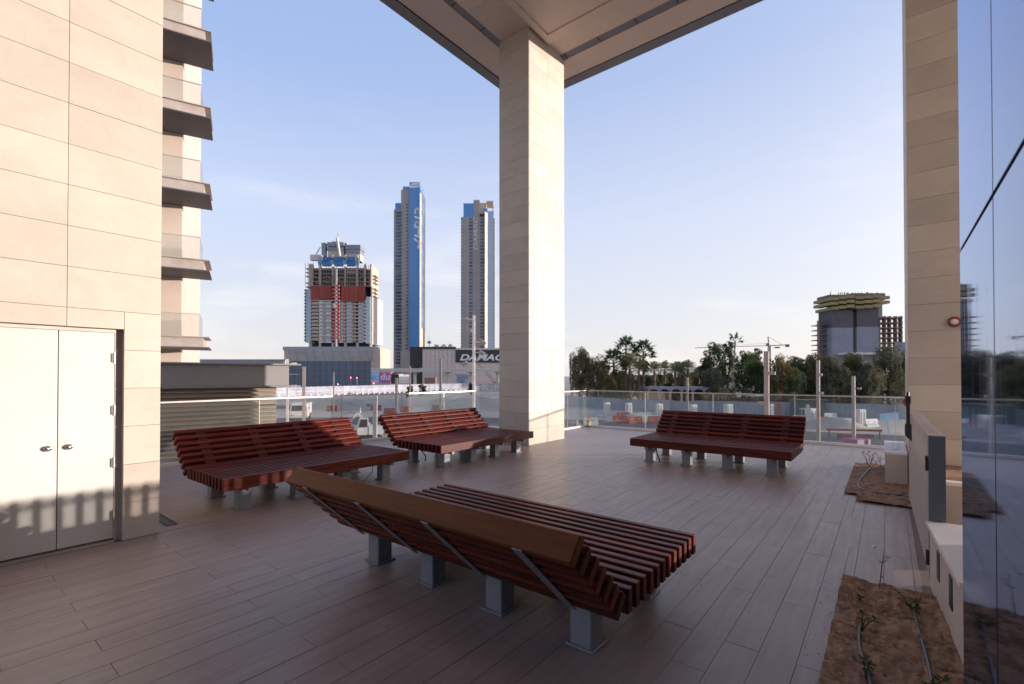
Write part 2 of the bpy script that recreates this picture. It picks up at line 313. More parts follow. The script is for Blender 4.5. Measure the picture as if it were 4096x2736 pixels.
M['sand'] = sur('site_sand', (0.46,0.38,0.30), (0.33,0.275,0.22), 0.06, 0.95, 0.4, 1.2, c3=(0.40,0.335,0.27), detail=10)
M['asphalt'] = sur('asphalt', (0.085,0.082,0.085), (0.06,0.058,0.06), 0.4, 0.85)
M['concrete'] = sur('concrete', (0.47,0.44,0.41), (0.37,0.345,0.33), 1.2, 0.85, 0.1, 12, rnd=0.05)
M['concrete_l'] = sur('pale_concrete', (0.62,0.58,0.54), (0.52,0.49,0.46), 0.8, 0.85, rnd=0.05)
M['plastic_w'] = sur('barrier_white', (0.48,0.47,0.48), (0.38,0.375,0.385), 3, 0.5, rnd=0.05)
M['plastic_r'] = sur('barrier_red', (0.33,0.085,0.06), (0.26,0.07,0.055), 3, 0.5, rnd=0.08)
M['bark'] = sur('bark', (0.20,0.145,0.10), (0.11,0.08,0.06), 2.5, 0.95, 0.5, 8, (1,1,5))
M['palmtrunk'] = sur('palm_trunk', (0.33,0.22,0.15), (0.20,0.135,0.095), 2.0, 0.95, 0.5, 6, (1,1,6))
M['leaf_olive'] = leafmat('leaf_olive', (0.100,0.102,0.044), (0.232,0.190,0.094))
M['leaf_dark'] = leafmat('leaf_dark', (0.035,0.058,0.025), (0.095,0.121,0.058))
M['leaf_grey'] = leafmat('leaf_grey', (0.089,0.103,0.070), (0.199,0.183,0.109))
M['frond'] = leafmat('palm_frond', (0.114,0.129,0.066), (0.250,0.229,0.129))
M['frond_green'] = leafmat('palm_frond_green', (0.067,0.119,0.054), (0.144,0.192,0.086))
M['frond_dry'] = leafmat('palm_frond_dry', (0.14,0.105,0.065), (0.22,0.165,0.10))

# ================================================================== THE TERRACE
# ground
G = -4.5
gm = MB(); gm.add([(-3500,-3500,G),(3500,-3500,G),(3500,3500,G),(-3500,3500,G)], [(0,1,2,3)])
struct(gm.build('ground', M['sand']))
# podium below the floor
pm_ = MB(); pm_.plan([(-10.42,-9),(6,-9),(6,13.75),(-7.84,13.75),(-7.84,11.32),(-10.42,11.32)], G+0.01, -0.03)
struct(pm_.build('terrace_podium', M['concrete_l']))
# floor and its planks
FX0, FX1, FY0, FY1 = -10.30, 0.25, -3.0, 13.62
W_, L_ = 0.1925, 1.22
fl = MB(); fl.plan([(-10.34,-9),(0.3,-9),(0.3,13.66),(-7.76,13.66),(-7.76,11.24),(-10.34,11.24)], -0.028, -0.004)
floor = struct(fl.build('terrace_floor', M['grout']))
def in_soil(x0, x1, y0, y1):
    if x1 > -0.29 and y0 < 4.70: return True
    if x1 > -0.34 and y1 > 7.68 and y0 < 10.94: return True
    if x1 > -0.48 and y1 > 8.06 and y0 < 10.94: return True
    return False
pl = []
k0 = -60
for k in range(-30, 30):
    x0 = -5.04 + k*W_; x1 = x0 + W_
    if x1 < FX0+0.05 or x0 > FX1-0.02: continue
    x0c, x1c = max(x0, FX0), min(x1, FX1)
    off = 0.70 if k % 2 == 0 else 1.52
    for j in range(-4, 13):
        y0 = off + j*L_; y1 = y0 + L_
        if y1 < FY0 or y0 > FY1: continue
        y0c, y1c = max(y0, FY0), min(y1, FY1)
        if x1 < -7.7 and y1c > 11.2:
            if y0c > 11.1: continue
            y1c = 11.2
        # cut round the soil beds
        segs = [(x0c, x1c, y0c, y1c)]
        def cut(segs, a0, a1, b0, b1):
            out = []
            for (p0, p1, q0, q1) in segs:
                if p1 <= a0+1e-3 or p0 >= a1-1e-3 or q1 <= b0+1e-3 or q0 >= b1-1e-3: out.append((p0,p1,q0,q1)); continue
                if p0 < a0-1e-3: out.append((p0, a0, q0, q1))
                if p1 > a1+1e-3: out.append((a1, p1, q0, q1))
                m0, m1 = max(p0, a0), min(p1, a1)
                if q0 < b0-1e-3: out.append((m0, m1, q0, b0))
                if q1 > b1+1e-3: out.append((m0, m1, b1, q1))
            return out
        segs = cut(segs, -0.295, 9, -9, 4.70); segs = cut(segs, -0.34, 9, 7.68, 10.94); segs = cut(segs, -0.485, 9, 8.06, 10.94)
        segs = cut(segs, -7.57, -6.64, 9.0, 10.56); segs = cut(segs, -20, -5.99, -9, 1.59); segs = cut(segs, 0.2, 9, 3.2, 13)
        for s_ in segs:
            if s_[1]-s_[0] > 0.03 and s_[3]-s_[2] > 0.03: pl.append(s_)
def view_size(s_):
    c = Vector(((s_[0]+s_[1])/2, (s_[2]+s_[3])/2, 0)); v = c - EYE
    f = -math.sin(YAW)*c.x + math.cos(YAW)*c.y; r = math.cos(YAW)*c.x + math.sin(YAW)*c.y
    if f < 0.8 or abs(r/f) > 1.25 or 1.65/f*F0 > 1400: return 0
    return 1.0/f
pl.sort(key=view_size, reverse=True)
plank_cache = {}
rest = MB()
for i, (x0, x1, y0, y1) in enumerate(pl):
    w, h = round(x1-x0-0.0022, 4), round(y1-y0-0.0022, 4)
    tilt = (random.uniform(-1,1)*0.0006, random.uniform(-1,1)*0.0015, 0)
    if i < 300:
        if (w, h) not in plank_cache:
            b = MB(); b.chbox((w, h, 0.02), 0.0009); plank_cache[(w, h)] = b.mesh('plank', M['plank'])
        obj('plank', plank_cache[(w, h)], floor, ((x0+x1)/2, (y0+y1)/2, -0.010+random.uniform(-0.0006,0.0006)), tilt)
    else:
        rest.box(x0+0.002, x1-0.002, y0+0.002, y1-0.002, -0.02, 0.0)
stuff(rest.build('planks_beyond', M['plank'], floor))

# soil beds (flush in the floor)
def soil_bed(name, outline, n):
    xs = [p[0] for p in outline]; ys = [p[1] for p in outline]
    x0, x1, y0, y1 = min(xs), max(xs), min(ys), max(ys)
    nx = max(2, int((x1-x0)/n)); ny = max(2, int((y1-y0)/n))
    from mathutils import noise as N
    b = MB(); idx = {}
    def inside(x, y):
        r = False; j = len(outline)-1
        for i in range(len(outline)):
            xi, yi = outline[i]; xj, yj = outline[j]
            if (yi > y) != (yj > y) and x < (xj-xi)*(y-yi)/(yj-yi)+xi: r = not r
            j = i
        return r
    for i in range(nx+1):
        for j in range(ny+1):
            x = x0+(x1-x0)*i/nx; y = y0+(y1-y0)*j/ny
            z = 0.030 + 0.020*N.noise(Vector((x*4, y*4, 0))) + 0.022*N.noise(Vector((x*12, y*12, 3))) + 0.014*N.noise(Vector((x*31, y*31, 5)))
            idx[(i,j)] = len(b.v); b.v.append((x, y, z))
    for i in range(nx):
        for j in range(ny):
            if inside(x0+(x1-x0)*(i+.5)/nx, y0+(y1-y0)*(j+.5)/ny):
                b.f.append((idx[(i,j)], idx[(i+1,j)], idx[(i+1,j+1)], idx[(i,j+1)])); b.m.append(0)
    b.sm = True
    return struct(b.build(name, M['soil']))
soil_bed('soil_bed', [(-0.297,1.0),(0.34,1.0),(0.34,4.70),(-0.297,4.70)], 0.011)
soil_bed('soil_bed_by_column', [(-0.342,7.68),(0.30,7.68),(0.30,10.94),(-0.487,10.94),(-0.487,8.06),(-0.342,8.06)], 0.03)
# small stones and clods on the soil
cb = MB()
for i in range(900):
    if i < 640: x, y = random.uniform(-0.28, 0.28), random.uniform(1.6, 4.65)
    else: x, y = random.uniform(-0.30, 0.18), random.uniform(7.75, 10.8)
    r = random.uniform(0.004, 0.017); z = 0.026
    cb.add([(x+r*math.cos(a)*random.uniform(.7,1.2), y+r*math.sin(a)*random.uniform(.7,1.2), z) for a in (0,1.26,2.5,3.8,5.0)] + [(x,y,z+r*random.uniform(.6,1.2))], [(0,1,5),(1,2,5),(2,3,5),(3,4,5),(4,0,5)])
stuff(tag(cb.build('soil_clods', M['soil']), 'loose clods of brown soil on the planting beds', 'soil'))

# ------------------------------------------------------------------ stone clad pieces
COURSE = 0.384
def courses(z0, z1):
    zs = [z0]; k = 0
    while -0.012 + COURSE*k < z1 - 0.05:
        z = -0.012 + COURSE*k
        if z > z0 + 0.05: zs.append(z)
        k += 1
    zs.append(z1); return zs
tile_cache = {}
def tile(parent, a, b, z0, z1, plane, off, sgn):
    """stone slab on plane x=off or y=off facing sgn; a..b along the other axis"""
    w, h = round(b-a-0.0032, 4), round(z1-z0-0.0032, 4)
    key = (w, h)
    if key not in tile_cache:
        t = MB(); t.chbox((w, 0.03, h), 0.0012); tile_cache[key] = t.mesh('stone_slab', M['stone'])
    j = random.uniform(-0.0012, 0.0012)
    if plane == 'y': return obj('stone_slab', tile_cache[key], parent, ((a+b)/2, off - sgn*(0.015+j), (z0+z1)/2), (0,0,0))
    return obj('stone_slab', tile_cache[key], parent, (off - sgn*(0.015+j), (a+b)/2, (z0+z1)/2), (0,0,PI/2))

def column(name, label, x0, x1, y0, y1, z1, split):
    t = thing(name, label, 'column', ((x0+x1)/2, (y0+y1)/2, 0))
    loc = Vector(((x0+x1)/2, (y0+y1)/2, 0))
    b = MB(); b.box(x0+0.028-loc.x, x1-0.028-loc.x, y0+0.028-loc.y, y1-0.028-loc.y, -0.02, z1)
    b.build('core', M['stone_core'], t)
    zs = courses(0.0, z1)
    for za, zb in zip(zs[:-1], zs[1:]):
        tile(t, x0-loc.x, x1-loc.x, za, zb, 'y', y0-loc.y, -1)
        for sg, xx in ((1, x1), (-1, x0)):
            ym = y0 + (y1-y0)*split
            tile(t, y0+0.031-loc.y, ym-loc.y, za, zb, 'x', xx-loc.x, sg); tile(t, ym-loc.y, y1-0.031-loc.y, za, zb, 'x', xx-loc.x, sg)
        tile(t, x0-loc.x, x1-loc.x, za, zb, 'y', y1-loc.y, 1)
    return t
column('stone_column', 'tall cream stone column in the middle carrying the canopy corner', -7.566, -6.645, 9.0, 10.56, 10.0, 0.52)
rc = column('stone_column', 'tall stone column at right behind the slatted gate, beside the glass wall', 0.237, 1.25, 9.0, 10.65, 10.0, 0.52)

# left building: stone wall with white double door
WX, WY = -6.0, 1.59
lb = thing('stone_building', 'cream stone-clad building wall at left with a white double door', 'building', (WX, WY, 0))
DY0, DY1, DZ = 0.34, 1.285, 2.115
b = MB()
b.box(-2.2, -0.33, -1.98-WY, -0.031, -0.02, 10.0)
b.box(-0.33, -0.029, -1.98-WY, DY0-WY, -0.02, 10.0); b.box(-0.33, -0.029, DY1-WY, -0.031, -0.02, 10.0); b.box(-0.33, -0.029, DY0-WY, DY1-WY, DZ, 10.0)
b.build('wall_core', M['stone_core'], lb)
zs = courses(0.0, 10.0)
ycuts = [-1.98, -0.55, 0.86, 1.59]
for za, zb in zip(zs[:-1], zs[1:]):
    for ya, yb in zip(ycuts[:-1], ycuts[1:]):
        segs = [(ya, yb, za, zb)]
        if za < DZ and yb > DY0 and ya < DY1:
            segs = []
            if ya < DY0: segs.append((ya, DY0, za, zb))
            if yb > DY1: segs.append((DY1, yb, za, zb))
            if zb > DZ + 0.05: segs.append((max(ya, DY0), min(yb, DY1), DZ, zb))
        for s_ in segs: tile(lb, s_[0]-WY, s_[1]-WY, s_[2], s_[3], 'x', 0, 1)
    tile(lb, -1.1, -0.002, za, zb, 'y', 0.0, 1)
    tile(lb, -2.2, -1.1, za, zb, 'y', 0.0, 1)
# door frame and leaves
fr = MB(); y0, y1 = DY0-WY, DY1-WY
fr.box(-0.30, -0.068, y0+0.001, y0+0.058, 0, DZ-0.001); fr.box(-0.30, -0.068, y1-0.058, y1-0.001, 0, DZ-0.001); fr.box(-0.30, -0.068, y0+0.058, y1-0.058, DZ-0.035, DZ-0.001)
fr.build('door_frame', M['frame'], lb)
sill = MB(); sill.box(-0.30, -0.03, y0+0.058, y1-0.058, -0.01, 0.012); sill.build('door_sill', M['stone_core'], lb)
ins = MB(); ins.box(-0.32, -0.20, y0+0.058, y1-0.058, 0.012, DZ-0.036); ins.build('door_backing', M['dark'], lb)
ym = 0.813-WY
dz0, dz1 = 0.030, DZ-0.038
for ya, yb, ks in ((y0+0.061, ym-0.003, -1), (ym+0.003, y1-0.061, 1)):
    d = MB(); d.chbox((0.042, yb-ya, dz1-dz0), 0.003); zc = (dz0+dz1)/2
    dl = d.build('door', M['door'], lb, (-0.091, (ya+yb)/2, zc))
    kn = MB(); kn.sm = True
    kn.lathe([(0.0,0.0),(0.036,0.001),(0.037,0.006),(0.030,0.010),(0.022,0.011),(0.020,0.020),(0.012,0.024),(0.0,0.025)], 24)
    ko = kn.build('door_handle', M['steel'], dl, (0.021, ks*0.070 - ks*(yb-ya)/2, 0.977-zc), (0, PI/2, 0)); ko.scale = (0.72, 1.1, 1)
    for hz in (0.26, 0.783, 1.305, 1.829):
        hb = MB(); hb.tube((0,0,-0.045), (0,0,0.045), 0.008, n=10); hb.tube((0,0,-0.055),(0,0,-0.047),0.006,n=10); hb.tube((0,0,0.047),(0,0,0.055),0.006,n=10); hb.cbox((0.0,-0.012 if ks > 0 else 0.012,0),(0.004,0.024,0.088))
        hb.build('hinge', M['steel'], dl, (0.027, (yb-ya)/2*ks, hz-zc))

# floor drain by the wall corner
dr = thing('floor_drain', 'slotted metal drain frame in the floor by the left wall corner', 'drain', (-6.52, 1.76, 0.0), 0)
b = MB(); b.box(-0.33,0.33,-0.055,-0.035,0,0.006); b.box(-0.33,0.33,0.035,0.055,0,0.006); b.box(-0.33,-0.31,-0.035,0.035,0,0.006); b.box(0.31,0.33,-0.035,0.035,0,0.006); b.build('frame', M['black'], dr)
b = MB()
for i in range(20): b.box(-0.30+i*0.031, -0.288+i*0.031, -0.034, 0.034, 0.0, 0.004)
b.build('grate', M['strap'], dr)

# ------------------------------------------------------------------ canopy
cp = thing('canopy', 'pale canopy soffit with dark edge and slot lines above the middle column', 'canopy', (-6.6, 9.0, 10.0))
ox, oy = -6.6, 9.0
def cb_(name, x0, x1, y0, y1, z0, z1, m): 
    b = MB(); b.box(x0-ox, x1-ox, y0-oy, y1-oy, z0-10, z1-10); return b.build(name, m, cp)
XE, YS = 8.0, -5.0
cb_('roof_slab', -8.76, XE, YS, 11.60, 10.16, 10.7, M['fascia'])
cb_('edge_fascia', -8.78, -8.50, YS, 11.62, 9.985, 10.15, M['fascia'])
cb_('edge_fascia', -8.498, XE, 11.32, 11.62, 9.985, 10.15, M['fascia'])
def strips(a0, a1, n, horizontal, f0, f1):
    L = (a1-a0)/n
    for i in range(n):
        p0, p1 = a0+i*L+0.002, a0+(i+1)*L-0.002
        if horizontal: cb_('soffit_panel', p0, p1, f0, f1, 10.0, 10.05, M['soffit'])
        else: cb_('soffit_panel', f0, f1, p0, p1, 10.0, 10.05, M['soffit'])
strips(-5.0, 11.29, 6, False, -8.465, -7.69)
strips(-7.688, 8.0, 5, True, 10.585, 11.29)
strips(-5.0, 10.34, 6, False, -7.495, -6.56)
strips(-6.558, 8.0, 5, True, 9.73, 10.34)
for i in range(15):
    y = 10.34-0.97*i; cb_('slot_panel', -7.688, -7.497, y-0.95, y-0.004, 10.014, 10.03, M['fascia'])
    x = -7.495+0.97*i
    if x < 7: cb_('slot_panel', x+0.004, x+0.95, 10.342, 10.583, 10.014, 10.03, M['fascia'])
for i in range(8):
    for j in range(6):
        x0 = -6.54 + i*1.82; y1 = 9.715 - j*2.34
        if i == 0 or j == 0: pass
        cb_('soffit_panel', x0, x0+1.815, y1-2.335, y1, 9.93, 9.96, M['soffit'])
cb_('soffit_edge', -6.555, -6.40, -4.3, 9.725, 9.90, 9.93, M['soffit'])
cb_('soffit_edge', -6.398, 8.0, 9.43, 9.725, 9.90, 9.93, M['soffit'])
# ------------------------------------------------------------------ glass railings
def railing(label, p0, p1, cuts, group='glass railings along the terrace edge'):
    p0 = Vector(p0); p1 = Vector(p1); dv = p1-p0; L = dv.length; rz = math.atan2(dv.y, dv.x)
    t = thing('glass_railing', label, 'railing', (p0.x, p0.y, 0), rz, group)
    b = MB(); b.box(0, L, -0.045, 0.045, -0.01, 0.055); b.build('base_channel', M['white'], t)
    b = MB(); b.cbox((L/2, 0, 1.165), (L, 0.05, 0.03)); b.build('top_rail', M['rail'], t)
    cs = [0]+cuts+[L]
    for a, c in zip(cs[:-1], cs[1:]):
        b = MB(); b.box(a+0.008, c-0.008, -0.008, 0.008, 0.056, 1.146); b.build('glass_panel', M['glass_rail'], t)
    for c in cs[1:-1]:
        b = MB(); b.box(c-0.004, c+0.004, -0.009, 0.009, 0.056, 1.146); b.build('joint_strip', M['rail'], t)
    return t
railing('glass railing at left behind the two side benches', (-10.30, -3.0), (-10.30, 11.20), [1.6,3.55,5.5,7.45,9.35,11.15,12.7])
railing('short glass railing behind the middle column, facing the viewer', (-10.25, 11.20), (-7.75, 11.20), [1.25])
railing('short glass railing running back beside the middle column', (-7.72, 11.25), (-7.72, 13.60), [1.2])
railing('long glass railing at right behind the far bench', (-7.67, 13.63), (4.0, 13.63), [1.95,3.9,5.85,7.8,9.75])

# ------------------------------------------------------------------ benches
ARR = Vector((0, 0.729, 0.684)); UP = Vector((0, -0.684, 0.729)); BANG = math.atan2(0.684, 0.729)
b = MB(); b.chbox((2.73, 0.058, 0.145), 0.006); me_slat = b.mesh('slat', M['slat'])
b = MB(); b.chbox((2.73, 0.058, 0.145), 0.006); me_top = b.mesh('slat_warm_lit', M['slat_warm_lit'])
b = MB(); b.box(-0.06, 0.06, -0.0255, 0.0255, -0.06, 0.06); me_sp = b.mesh('spacer', M['spacer'])
b = MB(); b.chbox((0.15, 0.15, 0.288), 0.008); me_post = b.mesh('leg', M['leg'])
b = MB(); b.chbox((0.195, 0.195, 0.012), 0.003)
for sx in (-1,1):
    for sy in (-1,1): b.tube((sx*0.085,sy*0.085,0.005),(sx*0.085,sy*0.085,0.014),0.006,n=6)
me_plate = b.mesh('base_plate', M['leg'])
b = MB(); b.box(-0.03, 0.03, 0.02, 1.19, -0.02, 0.022); me_beam = b.mesh('seat_beam', M['strap'])
b = MB(); b.box(-0.032, 0.032, -0.06, 0.66, -0.005, 0.003)
for i in range(7):
    for sx in (-1, 1): b.tube((sx*0.018, 0.0+i*0.1, -0.009), (sx*0.018, 0.0+i*0.1, -0.0045), 0.005, n=6)
me_strap = b.mesh('back_strap', M['strap'])
LX = (-1.05, -0.35, 0.35, 1.05)
def bench(label, loc, rz, top_warm_lit=False):
    t = thing('bench', label, 'bench', loc, rz, 'slatted wooden benches on the terrace')
    for i in range(12):
        o = obj('seat_slat', me_slat, t, (random.uniform(-.002,.002), 0.029+i*0.1038, 0.44-0.0725+random.uniform(-.0012,.0012)), (0,0,random.choice((0,PI))))
    cs = []
    for k in range(7):
        A = Vector((0, 1.262, 0.452)) + ARR*(0.1065*k)
        c = A - ARR*0.029 - UP*0.0725; cs.append(c)
        obj('back_slat', me_top if (k == 6 and top_warm_lit) else me_slat, t, c + Vector((random.uniform(-.002,.002),0,0)), (BANG,0,0))
    for k in range(6):
        c = (cs[k]+cs[k+1])/2
        for x in LX: obj('spacer', me_sp, t, c + Vector((x,0,0)) + UP*0.002, (BANG,0,0))
    for x in LX:
        obj('back_strap', me_strap, t, cs[0] + Vector((x,0,0)) - UP*0.0765, (BANG,0,0))
        obj('seat_beam', me_beam, t, (x, 0, 0.272))
        for y in (0.25, 1.12):
            p = obj('leg', me_post, t, (x, y, 0.158-0.033+0.006))
            obj('base_plate', me_plate, p, (0, 0, -0.125))
    return t
bench('wooden lounge bench closest to the camera, seen from behind, backrest towards viewer', (-2.52, 3.71, 0), PI, True)
bench('wooden bench at right facing the viewer, in front of the long glass railing', (-2.56, 8.61, 0), 0)
bench('wooden bench at left beside the white double door wall', (-6.05, 3.58, 0), PI/2)
bench('wooden bench next to the middle stone column, far left one', (-6.05, 7.00, 0), PI/2)
# loose cable ends hanging under the benches
def cable(label, pts, r=0.006):
    b = MB(); b.path(pts, r, 6); return tag(b.build('cable', M['black']), label, 'cable', 'loose cables under the benches')
cable('black cable hanging by the left leg of the right bench', [(-3.46,8.76,0.29),(-3.45,8.75,0.2),(-3.40,8.74,0.1),(-3.37,8.73,0.02)], 0.012)
cable('black cable under the bench next to the middle column', [(-6.95,5.95,0.29),(-6.93,5.98,0.2),(-6.9,6.03,0.12),(-6.93,6.05,0.02)], 0.012)
cable('thin black cable under the left bench, right end', [(-6.32,4.45,0.28),(-6.3,4.42,0.15),(-6.35,4.35,0.05),(-6.3,4.2,0.012),(-6.28,4.1,0.012)], 0.005)
b = MB(); b.cbox((0,0,0.05),(0.1,0.08,0.1)); b.cbox((0,0,0.105),(0.08,0.06,0.012)); b.tube((0,0,0.11),(0.02,0.03,0.28),0.01)
tag(b.build('power_box', M['black'], None, (-7.0, 4.25, 0)), 'small black power box on the floor under the left bench', 'power box')

# bottle by the far railing corner
bt = thing('bottle', 'small amber bottle with pale label by the far railing corner', 'bottle', (-7.60, 13.53, 0.0))
b = MB(); b.sm = True; b.lathe([(0.0,0),(0.055,0.002),(0.06,0.02),(0.06,0.15),(0.05,0.19),(0.022,0.22),(0.02,0.29),(0.0,0.292)], 16); b.build('body', sur('amber', (0.62,0.25,0.03), None, 5, 0.2), bt)
b = MB(); b.lathe([(0.0605,0.035),(0.0615,0.036),(0.0615,0.15),(0.0605,0.151)], 16); b.build('bottle_label', sur('pale_label', (0.75,0.74,0.45), None, 5, 0.5), bt)
b = MB(); b.lathe([(0.0,0.28),(0.024,0.281),(0.024,0.315),(0.0,0.316)], 12); b.build('cap', sur('bottle_cap', (0.7,0.2,0.03), None, 5, 0.4), bt)

# ------------------------------------------------------------------ right side: glass wall, low wall, gate, block
gw = thing('glass_facade', 'dark reflecting glass facade along the right edge', 'glass wall', (0.30, 0, 0))
ycl = [-8.0,-7.1,-6.2,-5.3,-4.4,-3.5,-2.6,-1.7,-0.8,0.62,1.51,2.40,3.40]
zcl = [0.0, 2.30, 4.6, 6.9, 9.88]
for ya, yb in zip(ycl[:-1], ycl[1:]):
    for za, zb in zip(zcl[:-1], zcl[1:]):
        b = MB(); b.chbox((0.03, yb-ya-0.014, zb-za-0.018), 0.002); b.build('glass_pane', M['facade'], gw, (0.015, (ya+yb)/2, (za+zb)/2))
b = MB(); b.box(0.012, 0.06, -8.0, 3.395, -0.01, 9.88); b.build('frame', M['dark'], gw)
b = MB(); b.box(0.06, 6.0, -8.0, 3.20, -0.01, 9.88); b.build('building_core', M['stone_core'], gw)
b = MB(); b.box(2.2, 6.0, 3.201, 6.1, -0.01, 9.88); b.build('shade_wing', M['stone'], gw)  # unseen block added to keep sun off the back of the near bench

lw = thing('low_wall', 'low pale render seat wall with white top beside the glass facade', 'wall', (0.325, 3.60, 0), 0.054)
b = MB(); b.box(0.0, 1.2, 0.0, 1.37, -0.02, 0.475); b.build('wall_body', M['beige'], lw)
b = MB(); b.box(-0.022, 1.2, 0.0, 1.375, 0.476, 0.505); b.build('top_slab', M['white'], lw)
for y in (0.42, 0.92):
    b = MB(); b.box(-0.006, 0.01, y-0.05, y+0.05, 0.20, 0.40); b.build('light_slot', M['black'], lw)

gt = thing('slatted_gate', 'slatted metal gate with black latch in front of the right column', 'gate', (0.25, 5.02, 0), 0.012)
GL = 3.1
b = MB(); b.chbox((0.10, 0.05, 1.13), 0.004); me_gs = b.mesh('slat', M['gate'])
for i in range(1, 21): obj('slat', me_gs, gt, (0.05, 0.03+i*0.145, 0.045+0.565))
b = MB(); b.box(0, 0.10, -0.03, 0.035, 0.03, 1.172); b.build('end_post', M['gatepost'], gt)
b = MB(); b.box(-0.003, 0.103, -0.033, 0.038, 1.1725, 1.182); b.build('post_cap', M['gate'], gt)
b = MB(); b.box(0.012, 0.088, 0.036, GL, 1.08, 1.12); b.build('top_bar', M['gate'], gt)
b = MB(); b.box(0.012, 0.088, 0.036, GL, 0.03, 0.08); b.build('bottom_bar', M['gate'], gt)
b = MB(); b.box(0.075, 0.086, 0.036, GL, 0.081, 0.86); b.build('shade_panel', M['gate'], gt)  # added hidden sheet: blocks low sun to shape the slat shadow on the door
b = MB(); b.box(0, 0.10, GL+0.001, GL+0.09, 0.0, 1.18); b.build('end_post', M['gate'], gt)
lt = MB(); yl = 2.45
lt.cbox((-0.03, yl, 1.16), (0.035, 0.05, 0.46)); lt.cbox((-0.03, yl, 1.36), (0.05, 0.065, 0.09)); lt.tube((-0.03,yl,1.40),(-0.03,yl,1.45),0.014,n=8)
lt.cbox((-0.03, yl, 1.0), (0.06, 0.10, 0.13)); lt.prism([(-0.06,0.93),(0.0,0.86),(0.0,0.95),(-0.06,0.97)], yl-0.07, yl+0.05)
lt.build('latch', M['black'], gt)
b = MB(); b.cbox((-0.062, yl-0.003, 1.0), (0.004, 0.07, 0.09)); b.build('latch_plate', M['steel'], gt)
for z in (0.95, 0.20):
    b = MB(); b.cbox((-0.006, 0.01, z), (0.012, 0.035, 0.11)); b.tube((-0.012,0.012,z-0.06),(-0.012,0.012,z+0.06),0.008,n=8); b.build('hinge', M['black'], gt)

# planter wall in front of the right column, behind the gate
pw = thing('planter', 'beige raised planter with white rim and soil at the right column foot', 'planter', (0.36, 7.2, 0))
b = MB(); b.box(0, 2.2, 0, 0.10, -0.01, 0.42); b.box(0, 0.10, 0.101, 1.77, -0.01, 0.42); b.build('wall_body', M['beige'], pw)
b = MB(); b.box(-0.01, 2.2, -0.015, 0.115, 0.421, 0.46); b.box(-0.01, 0.115, 0.116, 1.77, 0.421, 0.46); b.build('rim', M['white'], pw)
b = MB(); b.box(0.116, 2.2, 0.116, 1.77, 0.2, 0.40); b.build('soil_fill', M['soil'], pw)
b = MB(); b.path([(0.5,0.9,0.42),(0.9,0.95,0.43),(1.4,0.85,0.42),(2.0,0.95,0.42)], 0.03, 8); tag(b.build('white_pipe', M['white'], None, (0.36,7.2,0)), 'white pipe lying on the soil of the raised planter', 'pipe')

# stub block against the column with a grille on top
sb = thing('render_block', 'low white-topped render block with a floor grille on top beside the right column', 'block', (-0.04, 9.1, 0))
b = MB(); b.box(0, 0.262, 0, 1.6, -0.01, 0.47); b.build('block_body', M['beige'], sb)
b = MB(); b.box(-0.012, 0.263, -0.012, 1.612, 0.471, 0.50); b.build('top_slab', M['white'], sb)
b = MB(); b.box(0.09,0.17,0.35,1.25,0.5,0.504); b.build('grille_frame', M['fascia'], sb)
b = MB()
for i in range(3): b.box(0.100+i*0.023, 0.114+i*0.023, 0.38, 1.22, 0.5045, 0.507)
b.build('grille_bar', M['rail'], sb)

# alarm sounder and call point on the right column
al = thing('alarm_beacon', 'round red and white alarm beacon on the right column face', 'alarm', (0.73, 8.999, 2.40), 0)
b = MB(); b.sm = True; b.lathe([(0.0,0.0),(0.07,0.001),(0.072,0.03),(0.06,0.045),(0.0,0.046)], 20); b.build('base', sur('alarm_red', (0.32,0.02,0.015), None, 5, 0.4), al, None, (PI/2,0,0))
b = MB(); b.sm = True; b.lathe([(0.0,0.0),(0.042,0.0),(0.038,0.03),(0.02,0.042),(0.0,0.043)], 20); b.build('lens', M['white'], al, (0,-0.046,0), (PI/2,0,0))
cpn = MB(); cpn.chbox((0.03, 0.10, 0.14), 0.004); cpn.cbox((-0.017, 0, 0),(0.006,0.06,0.08))
tag(cpn.build('call_point', sur('call_red', (0.45,0.03,0.03), None, 5, 0.4), None, (0.22, 9.75, 1.24)), 'small red fire call point on the side of the right column', 'call point')

# seedlings and drip hoses
def seedling(label, x, y, h, n, spread):
    t = thing('seedling', label, 'plant', (x, y, 0.015), random.uniform(0, 6), 'seedlings in the soil beds')
    st = MB(); lf = MB()
    for s in range(n):
        a = random.uniform(0, 6.28); lean = random.uniform(0.1, spread)
        p0 = Vector((0,0,0)); p1 = Vector((math.cos(a)*lean*h*0.5, math.sin(a)*lean*h*0.5, h*random.uniform(0.5,0.6))); p2 = Vector((math.cos(a)*lean*h, math.sin(a)*lean*h, h*random.uniform(0.85,1.0)))
        st.tube(p0, p1, 0.004, 0.003, 5); st.tube(p1, p2, 0.003, 0.0015, 5)
        for k in range(7):
            u = random.uniform(0.25, 1); p = p0.lerp(p1, u*2) if u < .5 else p1.lerp(p2, u*2-1)
            b2 = random.uniform(0, 6.28); d = Vector((math.cos(b2), math.sin(b2), random.uniform(-0.2,0.6))).normalized(); L = random.uniform(0.03, 0.06); sd = d.cross(Vector((0,0,1))).normalized()*L*0.2
            lf.add([p, p+d*L*0.5+sd, p+d*L, p+d*L*0.5-sd], [(0,1,2,3)])
    st.build('stem', M['leaf'], t); lf.build('leaves', M['leaf'], t); return t
seedling('lanky seedling with a dried flower head at the far edge of the near bed', -0.06, 4.60, 0.30, 1, 0.3)
seedling('spreading seedling near the low wall end of the near bed', 0.14, 4.30, 0.13, 5, 1.6)
seedling('small sprout on the bench side of the near bed, upper one', -0.17, 4.22, 0.06, 2, 0.8)
seedling('bushy sprout beside the left drip hose', -0.14, 3.78, 0.11, 3, 0.9)
